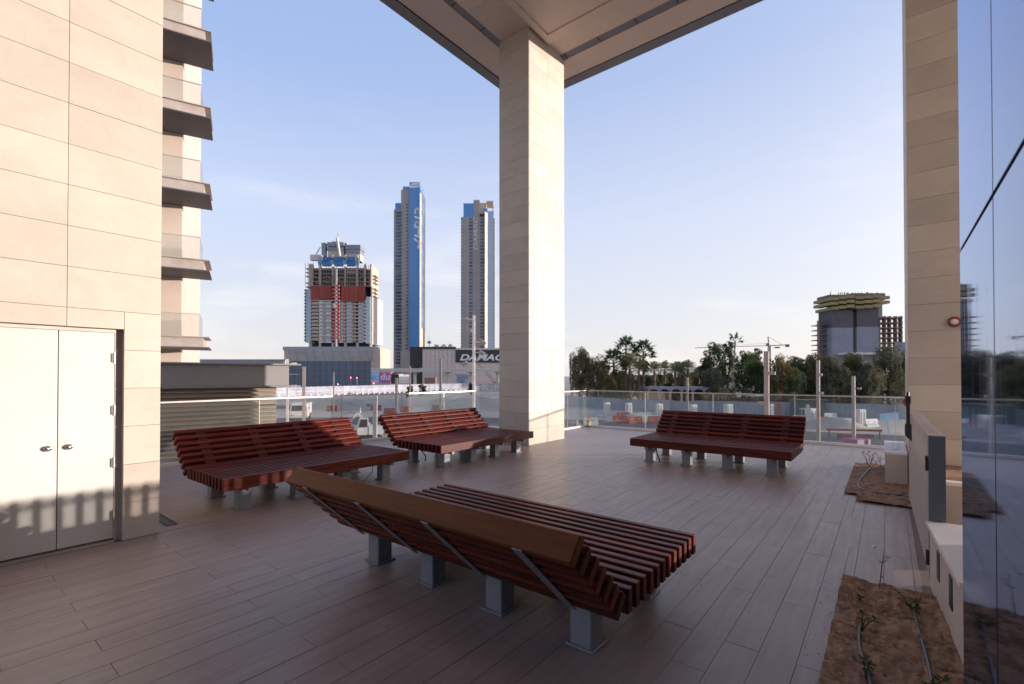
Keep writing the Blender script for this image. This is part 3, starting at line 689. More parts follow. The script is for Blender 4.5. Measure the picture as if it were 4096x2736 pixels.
seedling('low sprout beside the left drip hose, close to the bottom edge', -0.10, 3.18, 0.08, 2, 1.0)
seedling('sprout beside the right drip hose, close to the bottom edge', 0.16, 3.28, 0.09, 3, 1.2)
seedling('leafy seedling at the back of the far bed by the render block', -0.26, 10.4, 0.30, 7, 1.0)
seedling('yellowish seedling in the far bed against the render block', -0.10, 10.6, 0.26, 4, 1.3)
fh = MB(); fh.sm = True; fh.lathe([(0,-0.014),(0.012,-0.01),(0.016,0),(0.012,0.01),(0,0.014)], 10); fo = fh.build('flower_head', M['white'], None, (-0.09, 4.62, 0.325)); tag(fo, 'round pale dried flower head above the lanky seedling', 'flower')
def hose(label, pts, r=0.009):
    P = [Vector(p) for p in pts]; sm_ = []
    for i in range(len(P)-1):
        p0 = P[max(i-1,0)]; p1 = P[i]; p2 = P[i+1]; p3 = P[min(i+2,len(P)-1)]
        for k in range(6):
            u = k/6; sm_.append(0.5*((2*p1)+(-p0+p2)*u+(2*p0-5*p1+4*p2-p3)*u*u+(-p0+3*p1-3*p2+p3)*u**3))
    sm_.append(P[-1]); b = MB(); b.sm = True; b.path(sm_, r, 8)
    return tag(b.build('drip_hose', M['hose']), label, 'hose', 'drip hoses on the soil beds')
hose('black drip hose on the bench side of the near bed', [(-0.15,3.80,0.03),(-0.14,3.5,0.035),(-0.09,3.2,0.035),(-0.06,2.9,0.035),(-0.06,2.3,0.03),(-0.02,1.8,0.03)])
hose('black drip hose on the glass side of the near bed', [(0.13,4.25,0.05),(0.15,3.9,0.035),(0.17,3.5,0.035),(0.17,3.2,0.035),(0.15,2.8,0.03),(0.15,2.2,0.03)])
hose('curving black drip hose in the far bed by the render block', [(-0.25,10.3,0.05),(-0.33,9.4,0.03),(-0.36,8.75,0.03),(-0.28,8.35,0.03),(-0.02,8.25,0.03),(0.15,8.35,0.03),(0.12,8.7,0.03)], 0.013)
# grit and tiny dry bits on the floor
gb = MB()
for i in range(160):
    x, y = random.uniform(-6.0, -0.35), random.uniform(1.2, 9.0); r = random.uniform(0.002, 0.007)
    if random.random() < 0.35: x = -0.30-abs(random.gauss(0, 0.05)); y = random.uniform(2.4, 4.7)
    a = random.uniform(0, 6.28); z = 0.0015
    gb.add([(x+r*math.cos(a), y+r*math.sin(a), z), (x+r*math.cos(a+2.1), y+r*math.sin(a+2.1), z), (x+r*math.cos(a+4.2), y+r*math.sin(a+4.2), z), (x, y, z+r*0.6)], [(0,1,3),(1,2,3),(2,0,3),(2,1,0)])
stuff(tag(gb.build('floor_grit', M['soil']), 'scattered grit and dry soil crumbs on the floor planks', 'grit'))
# ================================================================== BEYOND THE TERRACE
GZ = G
def Z(py, d): return zat(py, d) - GZ
class Site:
    """a thing standing on the ground at photo column px0, d metres ahead, facing the camera"""
    def __init__(s, name, label, cat, px0, d, rz=0.0, group=None):
        s.px0, s.d, s.k = px0, d, d/F0; s.t = thing(name, label, cat, at(px0, d, GZ), YAW+rz, group)
    def x(s, px): return (px - s.px0)*s.k
    def z(s, py): return Z(py, s.d)
    def box(s, name, px0, px1, py0, py1, y0, y1, m, parent=None):
        b = MB(); cx, cz = (s.x(px0)+s.x(px1))/2, (s.z(py0)+s.z(py1))/2; w, h = s.x(px1)-s.x(px0), s.z(py0)-s.z(py1)
        b.cbox((0,(y1-y0)/2,0),(w, y1-y0, h)); return b.build(name, m, parent or s.t, (cx, y0, cz))
def text_mesh(txt, size, depth, shear=0.0, bold=0.0):
    c = bpy.data.curves.new('lettering', 'FONT'); c.body = txt; c.size = size; c.extrude = depth; c.shear = shear; c.offset = bold; c.align_x = 'CENTER'; c.align_y = 'CENTER'; c.resolution_u = 4
    o = bpy.data.objects.new('lettering', c); C.objects.link(o); dg = bpy.context.evaluated_depsgraph_get(); dg.update()
    me = bpy.data.meshes.new_from_object(o.evaluated_get(dg)); bpy.data.objects.remove(o); bpy.data.curves.remove(c); return me

# ---- roads
rd = MB()
for pts in ([(1000,60),(1560,62),(2000,60),(2420,57),(2800,52),(3250,46),(3900,40)],):
    ws = (8, 9, 9, 8, 7, 6, 6)
    a = [at(px, d+w/1.0, GZ+0.02) for (px, d), w in zip(pts, ws)]; c = [at(px, d-2, GZ+0.02) for (px, d), w in zip(pts, ws)]
    for i in range(len(pts)-1): rd.add([c[i], c[i+1], a[i+1], a[i]], [(0,1,2,3)])
struct(rd.build('road', M['asphalt']))
rd2 = MB()
a = [at(px, d, GZ+0.024) for px, d in ((1000,96),(1500,104),(2000,112))]; c = [at(px, d, GZ+0.024) for px, d in ((1000,86),(1500,94),(2000,103))]
for i in range(2): rd2.add([c[i], c[i+1], a[i+1], a[i]], [(0,1,2,3)])
struct(rd2.build('road_far', M['asphalt']))
# earth heaps
def heap(label, px, d, w, h):
    from mathutils import noise as N
    b = MB(); n = 16; b.sm = True
    for i in range(n+1):
        for j in range(n+1):
            u, v = i/n*2-1, j/n*2-1; r = min(1, math.hypot(u, v))
            z = h*(0.5+0.5*math.cos(PI*r))*(1+0.5*N.noise(Vector((u*2.5+px, v*2.5, 1)))) - 0.05
            b.v.append((u*w/2, v*w/3, z))
    for i in range(n):
        for j in range(n): b.f.append((i*(n+1)+j, (i+1)*(n+1)+j, (i+1)*(n+1)+j+1, i*(n+1)+j+1)); b.m.append(0)
    return tag(b.build('earth_heap', M['sand'], None, at(px, d, GZ), (0,0,YAW)), label, 'earth heap', 'earth heaps on the building site')
heap('pale sand heap behind the right bench, between the steel posts', 3330, 56, 11, 1.3)
heap('sand heap seen through the glass left of the middle column', 1900, 88, 22, 2.4)
heap('low sand heap above the back of the bench beside the middle column', 1700, 100, 26, 2.2)
heap('low sand heap beside the white van', 1330, 92, 16, 1.6)
heap('long low sand heap left of the right bench', 2560, 66, 14, 0.9)

# ---- corrugated site fence on the right
def corr_fence(label, pts, h, step, mat, group=None, post=True):
    p0 = at(*pts[0], GZ); t = thing('site_fence', label, 'fence', p0, 0, group)
    for (pa, da), (pb, db) in zip(pts[:-1], pts[1:]):
        A, B = at(pa, da, 0), at(pb, db, 0); L = (B-A).length; n = max(1, int(L/step)); u = (B-A)/L; rz = math.atan2(u.y, u.x)
        for i in range(n):
            b = MB(); w = L/n; m_ = 8
            prof = [(x_/m_*w, 0.03 if x_ % 2 else -0.03) for x_ in range(m_+1)]
            hh = h*random.uniform(0.97, 1.03)
            vs = [(x, y, 0) for x, y in prof]+[(x, y, hh) for x, y in prof]
            b.add(vs, [(k, k+1, m_+2+k, m_+1+k) for k in range(m_)])
            p = A + u*(i*w) - p0
            b.build('panel', mat, t, (p.x, p.y, 0), (0,0,rz))
            if post:
                q = MB(); q.cbox((0,0.06,hh/2),(0.08,0.08,hh+0.04)); q.build('post', M['concrete'], t, (p.x, p.y, 0), (0,0,rz))
    return t
fgrey = sur('fence_sheet', (0.27,0.30,0.34), (0.22,0.245,0.28), 0.6, 0.6, rnd=0.07)
corr_fence('long grey corrugated fence behind the right bench, below the trees', [(2262,98),(2480,84),(2700,78),(3100,74),(3700,66)], 2.05, 2.4, fgrey)
# ---- white lattice hoarding on the left
fw = thing('site_hoarding', 'long white panelled hoarding across the site left of the column', 'hoarding', at(1100,128,GZ))
pts = [(1080,126),(1400,150),(1700,182),(2060,214)]
wsheet = sur('hoarding_sheet', (0.33,0.34,0.39), (0.22,0.235,0.29), 0.5, 0.7, rnd=0.12)
for (pa, da), (pb, db) in zip(pts[:-1], pts[1:]):
    A, B = at(pa, da, 0), at(pb, db, 0); L = (B-A).length; n = int(L/2.3); u = (B-A)/L; rz = math.atan2(u.y, u.x); o = at(1100,128,0)
    for i in range(n):
        b = MB(); w = L/n; b.box(0.04, w-0.04, -0.03, 0.03, 0.35, 2.95); p = A+u*(i*w)-o
        pn = b.build('panel', wsheet, fw, (p.x, p.y, 0), (0,0,rz))
        q = MB(); q.box(-0.06, 0.06, -0.10, -0.031, 0, 3.0); q.box(0.1, w-0.1, -0.08, -0.031, 1.6, 1.72); q.box(-0.25, 0.25, -0.6, 0.2, 0, 0.5); q.build('frame', M['concrete_l'], pn)

# ---- steel posts and masts
pm1 = sur('post_paint', (0.30,0.255,0.235), (0.26,0.225,0.21), 3, 0.5); pm2 = sur('mast_white', (0.78,0.74,0.68), None, 3, 0.45)
def post(label, px, d, ytop, w, mat, arms=(), zb=None, cat='post', name='steel_post'):
    h = Z(ytop, d); t = thing(name, label, cat, at(px, d, GZ), YAW-math.atan((px-2048)/F0)-0.14, 'steel posts and masts on the site')
    b = MB(); b.box(-w/2, w/2, -w/2, w/2, 0, h); b.build('shaft', mat, t)
    b = MB(); b.cbox((0,0,h+0.012),(w*1.06,w*1.06,0.02)); b.build('cap', mat, t)
    for (yy, side, L) in arms:
        z = Z(yy, d); b = MB(); b.bar((0,0,z),(side*L,0,z),0.05,0.05); b.cbox((side*(L+0.05),0,z-0.01),(0.16,0.11,0.10)); b.build('bracket', mat, t)
    return t
post('slim white post at the corner of the louvred box', 1150, 17.0, 1446, 0.075, pm2, ((1455,1,0.16),(1544,1,0.16)))
post('thin steel post just right of the louvred box', 1216, 42, 1468, 0.24, pm1, ((1497,-1,1.6),))
post('thin far post in front of the dark blue hall', 1335, 75, 1490, 0.18, pm1)
post('short thick post above the back of the left bench', 1586, 26, 1513, 0.14, pm1)
post('steel post with a cross arm left of the viaduct pier', 1640, 36, 1466, 0.12, pm1, ((1497,-1,0.35),))
post('steel post in front of the pale podium wall', 1762, 29, 1437, 0.15, pm1)
post('steel post right of the column, left of the right bench', 2749, 46, 1511, 0.20, pm1, ((1545,1,0.1),))
post('thickest steel post, rising behind the middle of the right bench', 3066, 15.2, 1408, 0.135, pm1, ((1492,1,0.12),(1611,-1,0.10)))
post('steel post just right of the right bench', 3272, 20.5, 1443, 0.125, pm1, ((1498,1,0.02),(1571,1,0.05)))
post('rightmost steel post behind the purple wrapped box', 3413, 26, 1506, 0.155, pm1, ((1553,1,0.22),))
ms = post('tall white floodlight mast left of the middle column', 1895, 40, 1262, 0.20, pm2, (), cat='light mast', name='light_mast')
fl_ = sur('floodlight', (0.30,0.27,0.26), None, 3, 0.5)
for yy, sx, xx in ((1278,-1,0.62),(1325,-1,0.25),(1368,1,0.62),(1410,1,0.52),(1452,-1,0.62)):
    z = Z(yy, 40); b = MB(); b.bar((0,0,z),(sx*xx,-0.05,z),0.06,0.06); b.build('arm', pm2, ms)
    b = MB(); b.chbox((0.55,0.18,0.34), 0.03); b.build('floodlight', fl_, ms, (sx*(xx+0.15),-0.08,z-0.06), (0.25, sx*0.5, 0))

# ---- concrete stubs
def stub(label, px, d, w, h):
    t = thing('concrete_stub', label, 'concrete pier', at(px, d, GZ), YAW+0.25, 'short concrete pier stubs on the site')
    b = MB(); b.chbox((w, w*0.9, h), 0.06); b.build('shaft', M['concrete_l'], t, (0,0,h/2))
    for i in (-1, 1):
        b = MB(); b.box(i*w*0.22-0.05, i*w*0.22+0.05, -w*0.45-0.03, -w*0.45-0.002, 0.2, h-0.25); b.build('groove_strip', M['concrete'], t)
    b = MB()
    for i in range(5):
        b.tube((w*(-0.35+0.175*i),0,h-0.02),(w*(-0.35+0.175*i)+random.uniform(-.03,.03),0,h+random.uniform(.12,.22)),0.02,n=5)
    b.build('rebar', M['bark'], t)
stub('pale concrete stub nearest the far railing corner', 2427, 74, 0.85, 2.0)
stub('pale concrete stub second from the far railing corner', 2514, 74, 0.85, 1.9)
stub('pale concrete stub left of the right bench back', 2637, 72, 0.85, 1.9)
stub('concrete stub above the left third of the right bench back', 2772, 70, 0.9, 1.9)
stub('concrete stub above the middle of the right bench back', 2912, 69, 1.0, 2.0)
stub('narrow concrete stub beside the thickest post', 3084, 66, 0.5, 2.2)
stub('concrete stub just right of the right bench', 3243, 58, 1.05, 2.15)
stub('concrete stub behind the rightmost steel post', 3436, 57, 1.05, 2.1)

# ---- plastic road barriers
def barrier_mesh(mat, key={}):
    if mat.name not in key:
        b = MB(); P = [(-0.30,0),(0.30,0),(0.30,0.22),(0.13,0.42),(0.10,0.95),(-0.10,0.95),(-0.13,0.42),(-0.30,0.22)]
        n = len(P); L = 1.9
        vs = [(-L/2, y, z) for y, z in P]+[(L/2, y, z) for y, z in P]
        b.add(vs, [tuple(range(n-1,-1,-1)), tuple(range(n,2*n))]+[(i,(i+1)%n,n+(i+1)%n,n+i) for i in range(n)])
        key[mat.name] = b.mesh('barrier_body', mat)
    return key[mat.name]
b = MB(); b.tube((0,-0.15,0.6),(0,0.15,0.6),0.09,n=10); me_hole = b.mesh('fork_hole', M['concrete'])
def barrier(label, px, d, col, rz=0.0):
    t = thing('road_barrier', label, 'barrier', at(px, d, GZ), YAW+rz, 'plastic road barriers on the site')
    o = obj('barrier_body', barrier_mesh(M['plastic_'+col]), t)
    for x in (-0.5, 0.5): obj('fork_hole', me_hole, o, (x, 0, 0))
for i, (px, d, col, lab) in enumerate((
    (3200,62,'w','white barrier half hidden by the right end of the bench back'),(3285,60,'r','red barrier between the two steel posts right of the bench'),(3320,66,'w','white barrier above the red one right of the bench'),
    (3345,59,'w','white barrier right of the red barrier, leftmost of three in a row'),(3400,58,'w','white barrier just left of the rightmost concrete stub'),(3482,57,'w','white barrier just right of the rightmost concrete stub'),
    (2395,70,'w','white barrier left of the nearest concrete stub'),(2492,67,'r','orange red barrier between two concrete stubs'),(2575,67,'w','white barrier low behind the railing joint left of the right bench'),
    (2362,59,'w','pale barrier lying by the roadside near the amber bottle'),(2480,62,'r','flat red barrier by the roadside'),(2540,61,'r','red barrier at the roadside below the pale stubs'),(2620,61,'r','red barrier at the roadside left of the bench back'),
    (1420,78,'w','white barrier beyond the left bench top'),(1505,84,'r','red barrier right of the white box on the left site'),(1560,76,'r','red barrier left of the short thick post'),(1625,80,'r','orange barrier on the far roadside left of the mast'),
    (1330,82,'r','red barrier behind the white van'),(1750,84,'r','red barrier in front of the sand heap'))):
    barrier(lab, px, d, col, random.uniform(-0.3,0.3))
mk = 0
for i in range(9):
    px = 1440 + i*22; barrier(('red' if i % 2 else 'white') + ' block of the striped kerb row, number %s from the left bench end' % ['one','two','three','four','five','six','seven','eight','nine'][i], px, 49+i*0.35, 'r' if i % 2 else 'w', 0.1)
# horizontal red pipe barrier by the purple box
b = MB(); b.tube((-2.6,0,0.9),(2.4,0,0.85),0.11,n=8); b.tube((-2.4,0,0),(-2.4,0,0.9),0.06,n=6); b.tube((2.2,0,0),(2.2,0,0.9),0.06,n=6); b.cbox((0,0,0.3),(3.2,0.3,0.35))
tag(b.build('pipe_barrier', M['plastic_r'], None, at(3420,46,GZ), (0,0,YAW-0.1)), 'red pipe barrier passing behind the purple wrapped box', 'barrier')

# purple wrapped box and its white post just outside the railing
purple = sur('purple_wrap', (0.24,0.095,0.22), (0.18,0.07,0.17), 1.5, 0.6)
b = MB(); b.plan([(-0.30,-0.25),(0.30,-0.25),(0.28,0.25),(-0.28,0.25)], 0, 3.95); 
o = tag(b.build('wrapped_box', purple, None, at(3425,16.5,GZ), (0,0,YAW+0.3)), 'purple wrapped upright box outside the right railing', 'box')
b = MB(); b.bar((0,0,0),(0.12,0,3.95),0.07,0.07); tag(b.build('marker_post', pm2, None, at(3460,16.3,GZ), (0,0,YAW)), 'leaning white marker post beside the purple box', 'post')
b = MB(); b.plan([(-0.26,-0.2),(0.26,-0.2),(0.26,0.2),(-0.26,0.2)], 0, 3.95)
tag(b.build('wrapped_box', purple, None, at(2293,22,GZ), (0,0.02,YAW+0.3)), 'purple wrapped box behind the column side railing', 'box')
b = MB(); b.bar((0,0,0),(0.1,0,4.1),0.07,0.07); tag(b.build('marker_post', pm2, None, at(2301,21.8,GZ), (0,0,YAW)), 'white marker post beside the column side purple box', 'post')
b = MB(); b.bar((0,0,0),(0.05,0,5.1),0.09,0.09); b.plan([(-0.16,-0.02),(-0.02,-0.02),(-0.02,0.02),(-0.12,0.02)], 2.6, 4.6)
tag(b.build('banner_post', M['concrete_l'], None, at(1503,27,GZ), (0,0,YAW)), 'leaning pale banner post behind the gap between the two left benches', 'banner post')
# blue site sign
b = MB(); b.cbox((0,0,2.0),(1.9,0.06,0.75)); b.bar((-0.2,0.05,0),(-0.2,0.05,2.2),0.1,0.1)
tag(b.build('site_sign', sur('blue_sign', (0.40,0.55,0.75), (0.5,0.62,0.78), 2, 0.5), None, at(3562,48,GZ), (0.0,-0.08,YAW)), 'pale blue sign board on a post left of the right column', 'sign')
b = MB(); b.cbox((0,0,1.3),(0.55,0.05,1.6)); b.bar((0,0.04,0),(0,0.04,1.4),0.06,0.06)
tag(b.build('red_sign', M['plastic_r'], None, at(3113,70,GZ), (0,0,YAW)), 'upright red sign against the grey fence', 'sign')
b = MB(); b.cbox((0,0,1.6),(0.5,0.04,0.4)); b.bar((0,0.03,0),(0,0.03,1.5),0.05,0.05)
tag(b.build('lime_sign', sur('lime', (0.55,0.6,0.12), None, 3, 0.5), None, at(2341,62,GZ), (0,0,YAW)), 'small lime green sign beside the far railing corner', 'sign')
b = MB(); b.cbox((0,0,1.25),(4.2,2.2,2.5)); b.cbox((0,-0.3,2.55),(4.5,2.7,0.1)); tag(b.build('green_cabin', sur('green_cabin', (0.07,0.13,0.12), None, 2, 0.7), None, at(3230,71,GZ), (0,0,YAW)), 'dark green cabin before the grey fence right of the bench', 'cabin')
b = MB(); b.bar((-0.5,0,0),(-0.5,0,1.9),0.05,0.05); b.bar((0.5,0,0),(0.5,0,1.9),0.05,0.05); b.cbox((0,0,1.95),(1.25,0.7,0.12)); b.cbox((0.25,0,2.25),(0.3,0.3,0.5))
tag(b.build('work_platform', M['plastic_w'], None, at(3222,60,GZ), (0,0,YAW)), 'small white work platform over the stub right of the bench', 'platform')

# ---- vehicles
def truck(label, px, d, w, h, L, rz, cabcol):
    cw = sur('truck_'+label[:5], cabcol, None, 3, 0.35); t = thing('truck', label, 'truck', at(px, d, GZ), YAW+rz, 'vehicles on the site')
    b = MB(); b.prism([(-w/2,0.55),(w/2,0.55),(w/2,h*0.62),(w*0.44,h),(-w*0.44,h),(-w/2,h*0.62)], 0, 1.9); b.build('cab', cw, t)
    b = MB(); b.prism([(-w*0.43,h*0.60),(w*0.43,h*0.60),(w*0.39,h*0.93),(-w*0.39,h*0.93)], -0.02, -0.002); b.build('windscreen', M['dark'], t)
    b = MB(); b.box(-w/2-0.02, w/2+0.02, -0.08, -0.001, 0.45, 0.75); b.build('bumper', M['concrete'], t)
    b = MB(); b.box(-w/2-0.05, w/2+0.05, 2.05, L, 0.9, h*1.02); b.build('cargo_box', cw, t)
    for sx in (-1, 1):
        b = MB(); b.cbox((sx*w*0.38,-0.09,0.85),(0.28,0.03,0.16)); b.build('headlight', M['steel'], t)
        b = MB(); b.cbox((sx*(w/2+0.14),0.2,h*0.75),(0.12,0.06,0.32)); b.build('mirror', M['black'], t)
        for yy in (0.7, L-0.9):
            b = MB(); b.tube((sx*(w/2-0.28),yy,0.46),(sx*(w/2-0.02),yy,0.46),0.46,n=14); b.build('wheel', M['black'], t)
    return t
truck('white truck parked by the shrubs above the right bench', 3036, 81, 2.1, 2.9, 6.0, 0.15, (0.62,0.60,0.58))
truck('white van on the site seen through glass right of the louvred box', 1196, 64, 2.2, 2.3, 4.6, 0.3, (0.66,0.63,0.60))
# excavator-like white machine behind the left benches
mc = thing('site_machine', 'white tracked machine with raised arm behind the gap of the left benches', 'excavator', at(1472,44,GZ), YAW+0.4, 'vehicles on the site')
b = MB(); b.prism([(0.0,0.75),(1.3,0.75),(1.35,1.3),(1.2,1.5),(0.0,1.5)], -0.85, 0.85); b.build('engine_hood', M['plastic_w'], mc)
b = MB(); b.prism([(-1.0,0.75),(-0.03,0.75),(-0.03,2.3),(-0.75,2.3),(-1.0,1.5)], -0.8, 0.1); b.build('cab', M['plastic_w'], mc)
for yy in (-0.815, 0.115):
    b = MB(); b.prism([(-0.90,1.45),(-0.12,1.45),(-0.12,2.18),(-0.70,2.18)], yy-0.008, yy+0.008); b.build('window', M['dark'], mc)
b = MB(); b.prism([(-1.2,0.15),(-1.0,0),(1.0,0),(1.2,0.15),(1.2,0.55),(1.0,0.7),(-1.0,0.7),(-1.2,0.55)], -0.9, -0.45); b.prism([(-1.2,0.15),(-1.0,0),(1.0,0),(1.2,0.15),(1.2,0.55),(1.0,0.7),(-1.0,0.7),(-1.2,0.55)], 0.45, 0.9); b.build('track', M['black'], mc)
b = MB(); b.bar((0.5,0.45,1.3),(-0.9,0.45,2.7),0.16,0.2); b.bar((-0.9,0.45,2.7),(-1.9,0.45,1.2),0.13,0.16); b.build('arm', M['concrete'], mc)
b = MB(); b.cbox((0,0,0.75),(2.6,1.8,1.5)); b.cbox((0,0,1.53),(2.7,1.9,0.08)); tag(b.build('white_container', M['plastic_w'], None, at(1436,92,GZ), (0,0,YAW+0.2)), 'small white container on the sand behind the left site', 'container')

# ---- louvred box beyond the left railing
lvR = Vector((-13.24, 6.46, 0)); lvL = Vector((-14.2, 1.36, 0)); u_ = (lvR-lvL).normalized(); LL = (lvR-lvL).length
lv = thing('louvred_box', 'low louvred service box with a dark grey cap beyond the left railing', 'service box', (lvL.x, lvL.y, 0), math.atan2(u_.y, u_.x))
capm = sur('cap_grey', (0.27,0.255,0.25), (0.24,0.228,0.225), 1, 0.55); louv = sur('louvre', (0.40,0.33,0.265), (0.36,0.295,0.24), 2, 0.55, rnd=0.04)
b = MB(); b.box(0, LL+0.05, 0.0, 4.0, 1.38, 1.94); b.build('cap_band', capm, lv)
b = MB(); b.box(0, LL+0.35, -0.12, 4.2, 1.945, 1.985); b.build('cap_top', capm, lv)
b = MB(); b.box(0, LL+0.35, -0.08, 4.1, 1.34, 1.375); b.build('cap_lip', capm, lv)
b = MB(); b.box(0, LL-0.28, 0.30, 3.9, G, 1.34); b.build('box_core', M['dark'], lv)
b = MB(); b.add([(0,0,0),(LL-0.22,0,0),(LL-0.22,0.13,0.09),(0,0.13,0.09),(0,0,0.02),(LL-0.22,0,0.02),(LL-0.22,0.13,0.11),(0,0.13,0.11)], [(0,3,2,1),(4,5,6,7),(0,1,5,4),(1,2,6,5),(2,3,7,6),(3,0,4,7)])
me_lv = b.mesh('louvre', louv)
for i in range(30): obj('louvre', me_lv, lv, (0, 0.14, 1.22-i*0.115))
# ---- low roof line far left
rl = Site('far_building', 'low pale building roofline above the louvred box', 'building', 960, 150)
rl.box('wall', 700, 1140, 1441, 1500, 0, 1.5, M['concrete'])
for i in range(24):
    rl.box('window', 812+i*13.6, 822+i*13.6, 1444, 1452, -0.15, 0.0, fgrey)
rl.box('roof_edge', 695, 1144, 1437, 1440.5, -0.3, 1.8, M['concrete'])

# ---- balcony tower at the far left
TD = 20.5; tp = at(812, TD, GZ)
bt_ = thing('balcony_tower', 'pale stone apartment tower with dark-edged balconies behind the left wall', 'building', tp, YAW+math.radians(30))
# local x along the facade to the right (+), y away from viewer
pale = sur('tower_stone', (0.60,0.49,0.41), (0.55,0.445,0.37), 0.8, 0.6, 0.0, rnd=0.02); pinkp = sur('tower_panel', (0.50,0.36,0.30), (0.46,0.33,0.27), 1.0, 0.6)
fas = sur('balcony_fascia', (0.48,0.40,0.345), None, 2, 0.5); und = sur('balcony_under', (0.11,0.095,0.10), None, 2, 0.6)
STO = 3.345; Z0 = Z(1393, TD)
b = MB(); b.box(-12, -0.98, 2.2, 14, 0, 40); b.build('wall', pale, bt_)
for k in range(12):
    b = MB(); b.box(-12, -3.7, 2.17, 2.199, Z0+k*STO+0.45, Z0+k*STO+2.75); b.build('wall_panel', pinkp, bt_)
for k in range(-1, 12):
    z = Z0 + k*STO
    b = MB(); b.box(-12, -0.0, -0.04, 2.19, z+0.05, z+0.46); sl = b.build('balcony_slab', fas, bt_)
    b = MB(); b.box(-12, 0.22, -0.12, 2.15, z+0.461, z+0.50); b.build('slab_lip', fas, sl)
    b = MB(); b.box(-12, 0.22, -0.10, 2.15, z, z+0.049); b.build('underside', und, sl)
    b = MB(); b.box(-12, -0.16, 0.10, 0.115, z+0.505, z+1.47); b.build('glass_front', M['glass_bal'], sl)
    b = MB(); b.box(-0.158, -0.143, 0.116, 2.1, z+0.505, z+1.47); b.build('glass_side', M['glass_bal'], sl)
    b = MB(); b.box(-12, -0.14, 0.085, 0.13, z+1.471, z+1.50); b.build('hand_rail', fas, sl)
    for j in range(3):
        b = MB(); b.bar((-5.2+j*0.55, 2.13, z+3.1), (-3.6+j*0.55, 2.13, z+1.7), 0.05, 0.22); b.build('sunshade_blade', fas, sl)

# ---- tower under construction
T1 = Site('unfinished_tower', 'unfinished high-rise with red mesh, blue screens and bare concrete floors', 'building', 1360, 420)
zx = lambda v: 1150+v*0.3509
zy = lambda v: 900+v*0.3509
cslab = sur('slab_concrete', (0.52,0.43,0.36), (0.42,0.345,0.29), 0.5, 0.85, rnd=0.06); glz = gridmat('tower_glass', (0.36,0.48,0.56), (0.42,0.44,0.45), 0.45, 0.31, 0.08, 0.12, base2=(0.36,0.46,0.53)); glp = gridmat('tower_glass_pale', (0.62,0.68,0.70), (0.5,0.52,0.53), 0.45, 0.31, 0.08, 0.2)
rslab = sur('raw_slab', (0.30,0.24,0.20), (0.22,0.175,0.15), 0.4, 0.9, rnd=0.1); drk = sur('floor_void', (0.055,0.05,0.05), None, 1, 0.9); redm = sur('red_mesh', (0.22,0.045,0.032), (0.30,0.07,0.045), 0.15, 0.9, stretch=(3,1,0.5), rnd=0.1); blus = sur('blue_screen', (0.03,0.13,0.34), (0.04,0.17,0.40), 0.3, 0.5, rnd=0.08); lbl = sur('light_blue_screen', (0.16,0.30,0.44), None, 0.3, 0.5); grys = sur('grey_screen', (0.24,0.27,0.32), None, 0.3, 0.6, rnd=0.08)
def T(name, x0, x1, y0, y1, a, b_, m): return T1.box(name, zx(x0), zx(x1), zy(y0), zy(y1), a, b_, m)
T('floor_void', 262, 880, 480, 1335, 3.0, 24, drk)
T('side_glass', 180, 252, 722, 1335, 2.5, 22, glz)
T('side_glass', 890, 938, 815, 1350, 0.5, 24, glz); T('white_panel', 956, 1000, 820, 1362, 6.0, 24.5, M['plastic_w']); T('corner_pier', 940, 954, 450, 1362, 2.0, 23, cslab)
for k in range(12):
    y = 850+k*41.0
    T('floor_slab', 262, 884, y, y+13, 0.4, 3.2, cslab)
    T('balcony_front', 275, 345, y-14, y, 0.0, 0.39, cslab); T('balcony_front', 855, 888, y+14, y+32, 0.0, 0.39, cslab)
    for a, c_, m_ in ((350,388,glp),(400,414,glz),(426,490,glp if k%2 else glz),(580,630,glz),(665,728,glz),(800,855,glz)):
        T('glazing', a, c_, y+14, y+40, 1.2, 2.9, m_)
    for a in (393, 420, 640, 735, 758): T('mullion_pier', a, a+9, y+14, y+40, 0.9, 2.9, cslab)
for k in range(16):
    y = 730+k*38
    T('edge_slab', 178, 194, y, y+16, 1.6, 3.2, drk)
# open floors
for k, y in enumerate((500, 543, 590, 636, 682)):
    T('floor_slab', 232, 940, y, y+11, 0.6, 24, rslab)
for k, y in enumerate((480, 523, 567, 645, 690)): T('cantilever', 186, 246, y, y+11, 3, 14, cslab)
for k, y in enumerate((560, 598, 640, 712, 755, 797)): T('cantilever', 942, 995, y, y+11, 3, 14, cslab)
for x in (236, 262, 355, 500, 640, 780, 868, 935): T('pier', x, x+19, 440 if x not in (500,640) else 470, 700, 0.2, 3.0, cslab)
T('core_wall', 650, 780, 478, 560, 2.6, 6, cslab)
for x0, x1 in ((262,362),(362,505),(612,700),(700,808),(808,884)):
    y1_ = 848+ (20 if x0 > 600 else 0); T('mesh_sheet', x0, x1-3, 700+random.uniform(-6,6), y1_+random.uniform(-8,8), -0.5, -0.3, redm)
for i, (a, c_) in enumerate(((392,484),(534,626),(676,768))):
    T('blue_screen', a, c_, 362, 405, -0.6, 2.0, blus); T('blue_screen', a, c_, 412, 465, -0.7, 2.0, blus)
for a in (345, 485, 627, 768): T('screen_frame', a+6, a+34, 338, 372, -0.8, 1.2, M['plastic_w']); T('screen_frame', a, a+44, 394, 445, -0.8, 1.2, lbl)
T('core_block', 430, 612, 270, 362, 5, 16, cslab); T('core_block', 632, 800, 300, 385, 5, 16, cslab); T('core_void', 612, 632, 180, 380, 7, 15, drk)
T('grey_screen', 424, 615, 175, 222, 4.4, 17, grys); T('grey_screen', 424, 615, 232, 272, 4.4, 17, grys); T('grey_screen', 632, 808, 205, 256, 4.4, 17, grys); T('grey_screen', 640, 806, 262, 300, 4.4, 17, grys)
